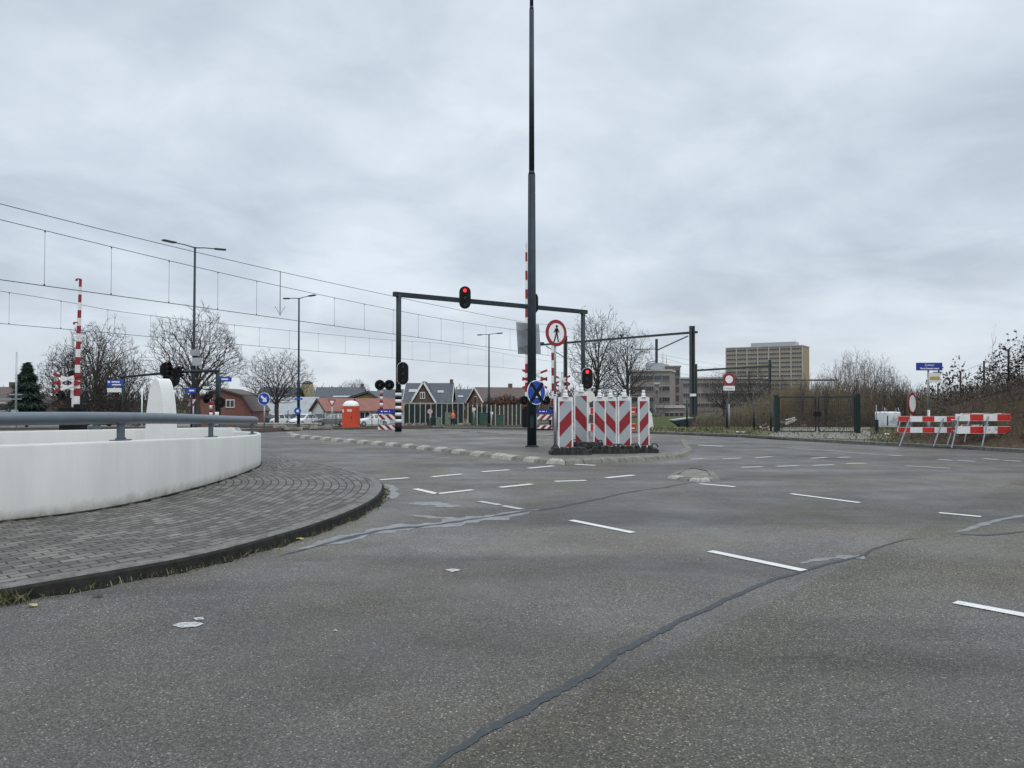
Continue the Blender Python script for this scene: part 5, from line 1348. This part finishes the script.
d=48;p=B(790,d);p.z+=.05;s=thing('rubbish_heap','small heap of rubbish and broken boards beyond the gate','rubbish heap',tuple(p));rq=random.Random(8)
for k in range(7): MB().box((rq.uniform(-.7,.7),rq.uniform(-.3,.3),.12+.1*k*.5),(rq.uniform(.3,.9),rq.uniform(.2,.5),.12),0,0,Matrix.Rotation(rq.uniform(-.5,.5),3,'Y')@Matrix.Rotation(rq.uniform(0,3),3,'Z')).build('board',(TIMB,BRICKB,CONCB,TIMB,BRICKB,CONCB,TIMB)[k],s)
mb=MB();mb.bar((-.3,0,.50),(.3,0,.66),.06,.04);mb.build('pale_lath',CREAM,s)
for px,py,d,lab in((759,431.6,37.6,'low brown debris clump, left of the gate post'),(766.5,431,37.2,'low brown debris clump touching the gate post')):
    p=B(px,d);p.z=.04;s=thing('debris_clump',lab,'debris',tuple(p),0,'debris by the gate post')
    rq=random.Random(px)
    for k in range(5): MB().box((rq.uniform(-.15,.15),rq.uniform(-.1,.1),.05+.05*k),(rq.uniform(.12,.3),.14,.07),0,0,Matrix.Rotation(rq.uniform(-.5,.5),3,'Y')).build('piece',(TIMB,BRICKO,CREAM,TIMB,BRICKB)[k],s)
d=62;p=B(681,d);s=thing('container','low dark green sloping container on the lawn left of the railway mast','container',tuple(p))
w=mm(20,d);mb=MB();mb.prism([(-w/2,.55),(w/2,.75),(w/2,0),(0,0)],(0,.8,0),(1,0,0),(0,0,1),(0,-1.6,0));mb.build('body',GREEN,s);MB().prism([(-w/2,.56),(w/2,.76),(w/2,.84),(-w/2,.64)],(0,.85,0),(1,0,0),(0,0,1),(0,-1.7,0)).build('lid',GREY,s)
d=100;p=B(701.5,d);s=thing('container','yellow box near the foot of the railway mast','container',tuple(p));MB().box((0,0,.5),(.95,.7,1)).build('body',M('yellow_box',(.38,.30,.03),.6),s);MB().box((0,0,1.03),(1.05,.8,.08)).build('lid',YEL,s)
d=41;p=B(649,d);s=thing('barrier_block','white and pale plastic block behind the rightmost beacon','barrier block',tuple(p));mb=MB();mb.prism([(-.2,0),(.2,0),(.16,.35),(.1,.9),(-.1,.9),(-.16,.35)],(0,.3,0),(1,0,0),(0,0,1),(0,-.6,0));mb.build('body',WHT,s);MB().box((0,-.02,.95),(.12,.2,.1)).build('grip',PALEB,s)
s=tag(flat('litter_sheet',[(735,432.4),(745,432.8),(744,433.6),(736,433.4)],WHT,.055,None),'flat white litter on the verge beside the closed-road sign','litter')
s=tag(flat('litter_sheet',[(884,434.4),(890,434.8),(889,435.8),(883,435.4)],WHT,.055,None),'flat white litter on the grass in front of the bulk bag','litter')

# embankment and brambles
def bank(x,y):
    t=-.55*x+.835*y;e=.835*x+.55*y-24.1
    return max(0,min(3.6,(19.0-t)*.29))*sm(.8,5.2,e)*sm(60,40,y)*sm(.50,.56,x/y)
mb=MB();nx,ny=46,46;vs=[]
for j in range(ny):
    for i in range(nx):
        x=11+i*.75;y=8+j*.8;e=.835*x+.55*y-24.1
        vs.append((x,y,.05+bank(x,y)+random.uniform(-.05,.05)*(bank(x,y)>.1) if e>.25 else -.2))
mb.add(vs,[(j*nx+i,j*nx+i+1,(j+1)*nx+i+1,(j+1)*nx+i) for j in range(ny-1) for i in range(nx-1) if vs[j*nx+i][2]+vs[(j+1)*nx+i+1][2]>.1],0,True)
tag(mb.build('embankment',MUD),kind='structure')

# ------------------------------------------------------------------ vegetation
import numpy as np
def grow(seed,H,r0,cfg):
    """winter tree: twig ends scattered through the crown are joined, from the trunk outward, to the nearest fitting branch"""
    rg=np.random.default_rng(seed);rnd=random.Random(seed);n=cfg['n']
    P=[]
    while len(P)<n:
        v=rg.uniform(-1,1,3);q=np.linalg.norm(v)
        if q>1 or q<.05 or rg.random()>q**.6+.15:continue
        lob=1+.13*math.sin(3*math.atan2(v[1],v[0])+seed)*abs(v[2]*.6+.6)+.09*math.sin(5*v[2]+7*v[0]+seed*2)
        cz,up,dn,rx=cfg['cz'],cfg['up'],cfg['dn'],cfg['rx']
        z=cz+(up if v[2]>0 else dn)*v[2]*lob
        w=rx*lob*cfg.get('taper',lambda t:1)(z)
        if z<.02:continue
        P.append((v[0]*w*H,v[1]*w*H,z*H))
    P=np.array(P);th=cfg['trunk']*H;nt_=cfg.get('tn',6)
    pos=np.zeros((n+nt_,3));pl=np.zeros(n+nt_);par=[-1]*(n+nt_)
    lean=rg.normal(0,.02,2)
    for k in range(nt_):
        z=th*k/(nt_-1);pos[k]=(lean[0]*z+rg.normal(0,.02),lean[1]*z+rg.normal(0,.02),z);par[k]=k-1
        pl[k]=z
    # main limbs, leaving the trunk steeply and bending outward
    nl=cfg.get('limbs',0);ns_=6
    if nl:
        pos=np.vstack([pos,np.zeros((nl*ns_,3))]);pl=np.concatenate([pl,np.zeros(nl*ns_)]);par+= [-1]*(nl*ns_)
    nt0=nt_;mm_=nt_;az=rg.uniform(0,6.28)
    for q in range(nl):
        f=(q+.5)/nl;az+=2.4+rg.normal(0,.25);ti=min(nt0-1,max(1,int(round((cfg['l0']+(1-cfg['l0'])*f)*(nt0-1)))))
        el=cfg['e0']+(cfg['e1']-cfg['e0'])*f+rg.normal(0,.08);b0=pos[ti].copy();rr_=rg.uniform(.72,.92)
        endp=np.array([math.cos(az)*math.cos(el)*cfg['rx']*rr_,math.sin(az)*math.cos(el)*cfg['rx']*rr_,cfg['cz']-.12+(cfg['up']+.10)*math.sin(el)*rr_])*H
        c1=b0+np.array([(endp[0]-b0[0])*.30,(endp[1]-b0[1])*.30,(endp[2]-b0[2])*.55]);pr_=ti
        for k in range(1,ns_+1):
            t=k/ns_;x=(1-t)**2*b0+2*t*(1-t)*c1+t*t*endp+rg.normal(0,.007*H*t,3);pos[mm_]=x;par[mm_]=pr_;pl[mm_]=pl[pr_]+np.linalg.norm(x-pos[pr_]);pr_=mm_;mm_+=1
    nt_=mm_
    low=cfg.get('low',.8)*th;pen=np.zeros(len(pos));pen[:nt0][pos[:nt0,2]<low-1e-6]=1e3
    order=np.argsort(np.linalg.norm((P-np.array([0,0,low]))*np.array([1,1,cfg.get('zo',1)]),axis=1));m=nt_;a=cfg.get('aniso',1);bf=cfg['bf']
    for k in order:
        p=P[k];d=p-pos[:m];hd=np.hypot(d[:,0],d[:,1]);dist=np.sqrt((a*hd)**2+d[:,2]**2)
        cost=dist+bf*pl[:m]+pen[:m]+cfg.get('drop',1.2)*np.maximum(0,-d[:,2])
        b=int(np.argmin(cost));pos[m]=p;par[m]=b;pl[m]=pl[b]+np.linalg.norm(p-pos[b]);m+=1
    tips=np.zeros(m);hasch=[False]*m
    for k in range(m-1,0,-1):
        if not hasch[k]:tips[k]+=1
        tips[par[k]]+=tips[k];hasch[par[k]]=True
    # children always come later than their parent, trunk first
    rm=cfg.get('rmin',.009);R_=rm*np.maximum(tips,1)**cfg.get('pipe',.44)
    tr=MB();cr=MB();tot=tips[0]
    for k in range(1,m):
        b=par[k];A=Vector(pos[b]);C=Vector(pos[k]);ra=min(R_[b],R_[k]*1.18);L=(C-A).length
        big=tips[k]>tot*.06 or k<nt_
        if k<nt0: tr.tube([A,C],[R_[b],R_[k]],9,0,False);continue
        j=.055*L;Mi=A.lerp(C,.5)+Vector((rnd.gauss(0,j),rnd.gauss(0,j),rnd.gauss(0,j)+.04*L))
        sd=6 if R_[k]>.06 else 4 if R_[k]>.03 else 3
        (tr if big else cr).tube([A,Mi,C],[ra,(ra+R_[k])/2,R_[k]],sd,0,False)
        if not hasch[k]:
            dv=(C-A).normalized()
            for _ in range(cfg.get('tw',2)):
                w=(dv+Vector((rnd.gauss(0,.45),rnd.gauss(0,.45),rnd.gauss(.15,.4)))).normalized()*cfg.get('tl',.55)*rnd.uniform(.5,1.2)
                q=A.lerp(C,rnd.uniform(.5,1));cr.tube([q,q+w],[rm*.85,rm*.5],3,0,False)
    zmax=max(v[2] for v in cr.v);k=H/zmax
    for q in(tr,cr):q.v=[(v[0]*k,v[1]*k,v[2]*k) for v in q.v]
    return tr,cr
SPREAD=dict(n=2500,cz=.60,up=.40,dn=.30,rx=.42,trunk=.42,low=.80,tn=7,limbs=13,l0=.62,e0=.12,e1=1.45,bf=.42,rmin=.011,tw=3,drop=1.0,pipe=.455,tl=.5)
OPEN=dict(n=1700,cz=.58,up=.42,dn=.36,rx=.27,trunk=.72,low=.4,tn=12,limbs=15,l0=.35,e0=.25,e1=1.4,bf=.4,rmin=.0108,tw=3,drop=1.2,pipe=.45,tl=.45)
UPR=dict(n=2300,cz=.54,up=.46,dn=.42,rx=.31,trunk=.55,low=.25,tn=9,limbs=18,l0=.15,e0=.2,e1=1.4,bf=.3,rmin=.0125,tw=4,drop=1.3,aniso=1.2,pipe=.45)
POP=dict(n=520,cz=.50,up=.50,dn=.44,rx=.16,trunk=.30,low=.2,tn=5,limbs=9,l0=.1,e0=.9,e1=1.5,bf=.2,rmin=.011,tw=3,tl=.7,drop=3.,aniso=2.6,pipe=.46,taper=lambda z:1.1-.35*z)
SAP=dict(n=60,cz=.55,up=.45,dn=.40,rx=.07,trunk=.8,low=.2,tn=8,bf=.2,rmin=.012,tw=1,tl=.5,drop=3.,aniso=2.,pipe=.4)
SHR=dict(n=1700,cz=.12,up=.88,dn=.12,rx=.52,trunk=.03,low=.0,tn=3,bf=.4,rmin=.010,tw=3,drop=2.)
protos={}
def tree(px,ytop,d,cfg,seed,label,r0=.22,name='bare_tree',group='bare winter trees',wide=1,catg='tree',twig=None,bark=None,z=None,rz=None,Htot=10):
    p=B(px,d)
    if z is not None:p.z=z
    H=W(px,ytop,d).z-p.z;key=(id(cfg),seed,twig.name if twig else '')
    if key not in protos:
        tr,cr=grow(seed,Htot,r0,cfg)
        s=thing(name,label,catg,tuple(p),0,group);tr.build('trunk',bark or BARK,s,recalc=False);cr.build('crown',twig or TWIG,s,recalc=False);protos[key]=s
    else: s=dup(protos[key],tuple(p),0,label);s['group']=group
    k=H/Htot;s.location=p;s.rotation_euler=(0,0,rz if rz is not None else (px*1.7)%6.28);s.scale=(k*wide,k*wide,k);return s
tree(198,299,72,SPREAD,11,'wide bare tree with fanned limbs behind the tall double lamp',.26,wide=1.0,rz=.4)
tree(277,347,88,SPREAD,12,'rounded bare tree left of the street lamp by the parked cars',.24,wide=1.12,rz=1.1)
tree(98,312,84,UPR,13,'dense bare tree right of the raised boom, tallest of the left clump',.22,wide=1.05,rz=0)
tree(70,336,88,UPR,13,'bare bushy tree on the left flank of the clump behind the boom',.22,wide=1.2,rz=2)
tree(122,345,92,UPR,14,'bare bushy tree on the right flank of the clump behind the boom',.22,wide=1.2,rz=1)
tree(86,340,94,SHR,15,'tangled brown shrub filling the middle of the left tree clump',.12,wide=1.0,rz=0.3)
tree(110,352,94,SHR,15,'tangled brown shrub at the foot of the left tree clump',.12,wide=1.0,rz=2.3)
tree(138,384,80,SHR,15,'small dark shrub by the thin white marker pole',.12,wide=.9,rz=1.3)
tree(160,378,95,SHR,15,'dark shrub hidden partly behind the white fin',.12,wide=1.1,rz=.8)
tree(355,378,190,SPREAD,12,'small distant bare tree above the slate roof',.24,wide=1.1,rz=3)
tree(596,305,92,OPEN,16,'tall bare tree behind the right gantry post',.22,wide=.95,rz=0)
tree(627,320,88,OPEN,17,'bare tree with open crown above the beacons',.2,wide=1.0,rz=1)
tree(610,365,100,SHR,15,'thicket of grey shrubs under the two bare trees',.12,wide=1.3,rz=1.9)
tree(652,385,110,SHR,15,'grey shrub left of the stepped office',.12,wide=1.2,rz=1.2)
tree(724,366,82,SPREAD,18,'bare spreading tree beside the railway mast in front of the offices',.2,wide=.95,rz=.2)
tree(752,362,86,SPREAD,18,'bare tree in front of the tall office slab, left one',.2,wide=.9,rz=2.2)
tree(778,372,90,UPR,14,'bare tree in front of the tall office slab, right one',.2,wide=1.2,rz=.5)
tree(735,392,70,SHR,15,'dark shrub behind the closed-road sign',.12,wide=1.3,rz=0)
tree(765,392,66,SHR,19,'dark shrub left behind the gate',.12,wide=1.4,rz=.5)
tree(712,396,95,SHR,19,'low shrub right of the railway mast foot',.12,wide=1.3,rz=1.5)
rr=random.Random(21)
for i,(px,yt,lab) in enumerate(((803,372,'first slender poplar from the office slab, lowest of the row'),(817,378,'short slender poplar above the left gate leaf'),(826,362,'slender poplar third in the row'),(838,357,'slender poplar above the middle of the gate'),(848,349,'slender poplar just left of the tallest'),(856,346,'tallest slender poplar above the right gate post'),(866,348,'slender poplar just right of the tallest'),(874,355,'slender poplar above the marker post'),(884,352,'leaning slender poplar above the white bulk bag'),(893,364,'slender poplar left of the street name sign'))):
    tree(px,yt,62+rr.uniform(-5,9),POP,31+i%3,lab,.10,'bare_poplar','slender poplars behind the gate',wide=rr.uniform(.9,1.3),twig=TWIGP)
for i,(px,yt,lab) in enumerate(((905,374,'slender bare sapling right of the street sign pole, left of three'),(922,381,'slender bare sapling behind the street name sign'),(898,380,'low bare sapling behind the bulk bag'),(945,378,'bare sapling left of the first dark fence post'))):
    tree(px,yt,58,POP,31+i%3,lab,.10,'bare_poplar','slender poplars behind the gate',wide=1.3)
tree(880,358,57,SHR,19,'pale stemmed bush branching above the bulk bag',.10,wide=.7,twig=TWIG,bark=PALEBARK,rz=2)
# conifer
d=72;p=B(27,d);H=W(27,363,d).z-p.z;s=thing('conifer_tree','dark green pointed conifer at the far left','tree',tuple(p));rq=random.Random(6)
MB().cyl((0,0,0),(0,0,H*.9),.14,.03,8).build('trunk',BARK,s);mb=MB()
for k in range(9000):
    t=rq.random()**1.25;z=H*(.06+.94*t);rad=mm(27,d)*(1-t)**.85*(.82+.22*math.sin(z*7+rq.uniform(-1,1)))+.06;a=rq.uniform(0,6.283);q=rad*rq.random()**.4
    c=Vector((q*math.cos(a),q*math.sin(a),z));dv=Vector((math.cos(a),math.sin(a),-.35+rq.gauss(0,.25))).normalized();o_=dv.cross(Vector((0,0,1))).normalized();l=rq.uniform(.2,.5)
    mb.add([c-o_*.08,c+dv*l,c+o_*.08,c+Vector((0,0,.1))],[(0,1,2,3)])
mb.build('crown',NEEDLE,s,recalc=False)

# brush, far wood, grass: masses nobody could count
def brush(name,n,place,hrange,mat,seed,lean=.22,leaf=0,leafm=None,rad=(.018,.006),kind='stuff'):
    rnd=random.Random(seed);mb=MB()
    for _ in range(n):
        p=place(rnd);h=rnd.uniform(*hrange)*p[1];b=Vector(p[0]);dv=Vector((rnd.gauss(0,lean),rnd.gauss(0,lean),1)).normalized()
        m=b+dv*h*.5;e=m+(dv+Vector((rnd.gauss(0,lean),rnd.gauss(0,lean),0))).normalized()*h*.5
        k=max(1,p[2] if len(p)>2 else 1)
        mb.tube([b,m,e],[rad[0]*k,rad[0]*.7*k,rad[1]*k],3,0,False)
        for _s in range(2):
            f=rnd.uniform(.35,.95);q=b.lerp(m,f*2) if f<.5 else m.lerp(e,f*2-1);w=(dv+Vector((rnd.gauss(0,.5),rnd.gauss(0,.5),.1))).normalized();mb.tube([q,q+w*h*.28],[rad[1]*1.2*k,rad[1]*.7*k],3,0,False)
        for _l in range(leaf):
            f=rnd.random();q=b.lerp(e,f)+Vector((rnd.gauss(0,.15),rnd.gauss(0,.15),rnd.gauss(0,.1)));a=Vector((rnd.gauss(0,1),rnd.gauss(0,1),rnd.gauss(0,1))).normalized();o_=a.orthogonal()*.5;s_=rnd.uniform(.03,.07)*k
            mb.add([q-a*s_,q+o_*s_,q+a*s_,q-o_*s_],[(0,1,2,3)],1)
    o=mb.build(name,[mat,leafm or LEAFB],recalc=False);return tag(o,kind=kind)
def pl_gate(r):
    y=r.uniform(60,74);px=r.uniform(732,935);f=sm(738,800,px);return (Vector(((px-CX)/F*y,y,g(y)))),(.55+.6*f)*(1.0-.25*sm(880,935,px)),1
o=brush('undergrowth',5200,pl_gate,(1.0,3.6),TWIG2,41,.20,1,DRYG,rad=(.016,.007));o['label']='brown leafless brush behind the gate and wire fence'
def pl_low(r):
    y=r.uniform(56,62);px=r.uniform(690,930);return (Vector(((px-CX)/F*y,y,g(y)))),1,1
o=brush('undergrowth',1500,pl_low,(.4,1.3),TWIG3,42,.5,2,rad=(.014,.006));o['label']='low reddish brushwood at the foot of the brush behind the gate'
def pl_far(r):
    y=r.uniform(240,300);x=r.uniform(-260,260);return (Vector((x,y,g(y)))),.55+.45*math.sin(x*.07)**2,3
o=brush('far_wood',5200,pl_far,(4,9),BARK,43,.25,2,BARK,rad=(.04,.025));o['label']='distant strip of leafless woodland along the skyline'
def pl_l(r):
    y=r.uniform(120,165);px=r.uniform(-10,620);return (Vector(((px-CX)/F*y,y,g(y)))),.6+.4*math.sin(px*.11)**2,1.6
o=brush('hedgerow_brush',2600,pl_l,(1.5,3.6),TWIG3,44,.25,2,LEAFG,rad=(.03,.015));o['label']='low garden greenery between the distant houses'
def pl_bank(r):
    while True:
        y=r.uniform(17,44);x=r.uniform(13,34);e=.835*x+.55*y-24.1
        if e>1.2 and x/y<1.1 and (x/y>.5 or r.random()<.5): 
            b=bank(x,y)
            if b>.12 or (x/y>.56 and r.random()<.3):return Vector((x,y,.03+b)),(.55+.35*sm(0,2,b)),1
o=brush('brambles',8500,pl_bank,(.35,1.1),TWIG3,45,.55,3,LEAFB,rad=(.010,.004));o['label']='reddish brown bramble thicket covering the bank on the right'
for i,(px,yt,d,wd,lab) in enumerate(((1018,330,29,1.1,'dark bushy shrub at the right edge on top of the bank'),(996,352,30,1.1,'dark shrub on the bank between two fence posts'),(952,355,38,.8,'small shrub with dead leaves right of the street name sign'),(974,372,34,1.3,'low dark shrub on the bank behind the plank barriers'),(1040,330,27,1.1,'dark shrub cut by the right edge of the picture'))):
    p=B(px,d);z=.0+bank(p.x,p.y);s=tree(px,yt,d,SHR,51+i%2,lab,.10,'bank_shrub','shrubs on the bramble bank',wd,'shrub',z=z,twig=TWIG3,Htot=10)
    if i<2:
        cr=[c for c in children(s) if c.name.startswith('crown')][0];rq=random.Random(i);mb=MB();vv=cr.data.vertices
        for _ in range(2600):
            v=Vector(vv[rq.randrange(len(vv))].co);a=Vector((rq.gauss(0,1),rq.gauss(0,1),rq.gauss(0,1))).normalized();o_=a.orthogonal()*.6;q=rq.uniform(.09,.24)
            if v.z<2:continue
            mb.add([v-a*q,v+o_*q,v+a*q,v-o_*q],[(0,1,2,3)])
        mb.build('dead_leaves',LEAFB,s,recalc=False)
tree(995,324,30,SAP,32,'thin lone sapling sticking up above the bank shrubs',.05,'bare_sapling','saplings on the bank',.55,z=.0+bank(B(995,30).x,30),twig=TWIG)
# grass on verge and weeds on the kerb
def blades(name,n,place,h,mats,seed,w=.012):
    rnd=random.Random(seed);mb=MB()
    for _ in range(n):
        p=place(rnd);a=rnd.uniform(0,6.28);hh=rnd.uniform(*h);dx=Vector((math.cos(a),math.sin(a),0));le=Vector((rnd.gauss(0,.4),rnd.gauss(0,.4),1)).normalized()*hh
        mb.add([p-dx*w,p+dx*w,p+le*.6+dx*w*.6,p+le*.95+Vector((le.x*.5,le.y*.5,0))],[(0,1,2),(0,2,3)],0 if rnd.random()<.6 else 1)
    return tag(mb.build(name,mats,recalc=False),kind='stuff')
def pv(r):
    while True:
        y=r.uniform(23,44);px=r.uniform(640,1030);x=(px-CX)/F*y;e=.835*x+.55*y-24.1
        if e>.5 and not(760<px<870 and y>24 and r.random()<.8):return Vector((x,y,g(y)+.03))
o=blades('grass',9000,pv,(.05,.22),[GRASSB,DRYG],61,.014);o['label']='rough winter grass on the right verge'
def pk(r):
    i=r.randrange(18,105);a,dv,L_,_=rows[min(i,len(rows)-1)]
    t=.5+.5*math.sin(i*.9)+.3*math.sin(i*2.3)
    return a-dv*abs(r.gauss(0,.03))*(.5+t)+Vector((r.uniform(-.08,.08),r.uniform(-.08,.08),0))
o=blades('weeds',650,pk,(.02,.075),[GRASSB,DRYG],62,.004);o['label']='small weeds growing along the foot of the brick pavement kerb'
a0=gp(10,604);mb=MB()
o=blades('weeds',70,lambda r:a0+Vector((r.gauss(0,.05),r.gauss(0,.04),0)),(.06,.16),[GRASSB,DRYG],63,.005);o['label']='tuft of grass at the kerb in the left foreground'
def leaf_flat(px,py,lab,c,s_=.03):
    p=gp(px,py);mb=MB();n=7;vs=[(s_*(1+.3*math.sin(k*3.1))*math.cos(6.283*k/n),s_*.6*math.sin(6.283*k/n),.01+.012*(k%2)) for k in range(n)];mb.add(vs,[list(range(n))]);o=mb.build('fallen_leaf',c);o.location=p;tag(o,lab,'leaf','fallen leaves on the road')
LY=M('yellow_leaf',(.42,.30,.12),.8)
leaf_flat(33,607,'yellow fallen leaf by the grass tuft in the left foreground',LY,.035);leaf_flat(300,540,'yellow fallen leaf at the kerb of the brick pavement',LY,.045);leaf_flat(98,597,'brown fallen leaf at the kerb between tuft and paint remnant',LEAFB,.04);leaf_flat(80,536,'pale fallen leaf on the bricks near the white wall',LY,.03)

# pieces of a part that are separate in themselves become parts of their own
def split_loose(o):
    me=o.data;par=list(range(len(me.vertices)))
    def find(a):
        while par[a]!=a:par[a]=par[par[a]];a=par[a]
        return a
    for p in me.polygons:
        v=p.vertices
        for k in v[1:]:par[find(k)]=find(v[0])
    gr={}
    for p in me.polygons:gr.setdefault(find(p.vertices[0]),[]).append(p)
    if len(gr)<2:return
    first=True
    for fs in gr.values():
        ids={};vs=[];F_=[]
        for p in fs:
            for v in p.vertices:
                if v not in ids:ids[v]=len(vs);vs.append(tuple(me.vertices[v].co))
            F_.append([ids[v] for v in p.vertices])
        m2=bpy.data.meshes.new(o.name);m2.from_pydata(vs,[],F_)
        for m in me.materials:m2.materials.append(m)
        m2.polygons.foreach_set('material_index',[p.material_index for p in fs]);m2.polygons.foreach_set('use_smooth',[p.use_smooth for p in fs]);m2.update()
        if first:o.data=m2;first=False
        else:
            c=o.copy();c.data=m2;COL.objects.link(c);c.parent=o.parent
for o in list(bpy.data.objects):
    if o.type=='MESH' and o.name.split('.')[0] in('verge_board','base_collar','bracket','grip','eyes','boom_lamp','red_field','eye','crossbar','reflective_band','insulator','rail','panels','roof_truss'):split_loose(o)

# ------------------------------------------------------------------ sky, sun, camera
w=bpy.data.worlds.new('World');S.world=w;w.use_nodes=True;nt=w.node_tree
bg=nt.nodes['Background'];sk=nt.nodes.new('ShaderNodeTexSky');sk.sky_type='NISHITA';sk.sun_disc=False;sk.sun_elevation=R(58);sk.sun_rotation=R(140)
co=nt.nodes.new('ShaderNodeTexCoord').outputs['Generated'];sx=nt.nodes.new('ShaderNodeSeparateXYZ');nt.links.new(co,sx.inputs[0])
zz=math_(nt,'ADD',math_(nt,'MAXIMUM',sx.outputs[2],0),.24)
cb=nt.nodes.new('ShaderNodeCombineXYZ');nt.links.new(math_(nt,'DIVIDE',sx.outputs[0],zz),cb.inputs[0]);nt.links.new(math_(nt,'DIVIDE',sx.outputs[1],zz),cb.inputs[1])
n1=noise(nt,.8,7,.52,cb.outputs[0],.6);n2=noise(nt,2.4,6,.55,cb.outputs[0],.4)
f=math_(nt,'ADD',math_(nt,'MULTIPLY',n1,.65),math_(nt,'MULTIPLY',n2,.35))
cl=ramp(nt,f,[(.39,(4.95,5.6,6.45)),(.49,(6.2,6.95,7.8)),(.58,(7.5,8.2,8.95))])
hor=ramp(nt,sx.outputs[2],[(0,1),(.18,0)]);cl=mix(nt,math_(nt,'MULTIPLY',hor,.6),cl,(6.5,7.0,7.55))
lift=ramp(nt,sx.outputs[2],[(.50,1.0),(.88,2.3)]);cl=mix(nt,1.0,cl,lift,'MULTIPLY')
back=ramp(nt,math_(nt,'MULTIPLY',sx.outputs[1],-1),[(.0,1.0),(.7,1.15)]);cl=mix(nt,1.0,cl,back,'MULTIPLY')
nt.links.new(mix(nt,.92,sk.outputs[0],cl),bg.inputs['Color']);bg.inputs['Strength'].default_value=.1
L_=bpy.data.lights.new('sun','SUN');L_.energy=1.0;L_.angle=R(40);L_.color=(1,.97,.93)
so=bpy.data.objects.new('sun',L_);COL.objects.link(so);so.rotation_euler=(R(32),0,R(40))
cm=bpy.data.cameras.new('camera');cm.lens=36*F/1024;cm.sensor_width=36;cm.clip_end=6000;cm.clip_start=.05
c=bpy.data.objects.new('camera',cm);COL.objects.link(c);c.location=(0,0,CH);c.rotation_euler=(R(90)+TH,0,0);S.camera=c
S.view_settings.view_transform='Standard';S.view_settings.look='None';S.view_settings.exposure=.1;S.view_settings.gamma=1
for o in bpy.data.objects:
    if '_w' in o:del o['_w']
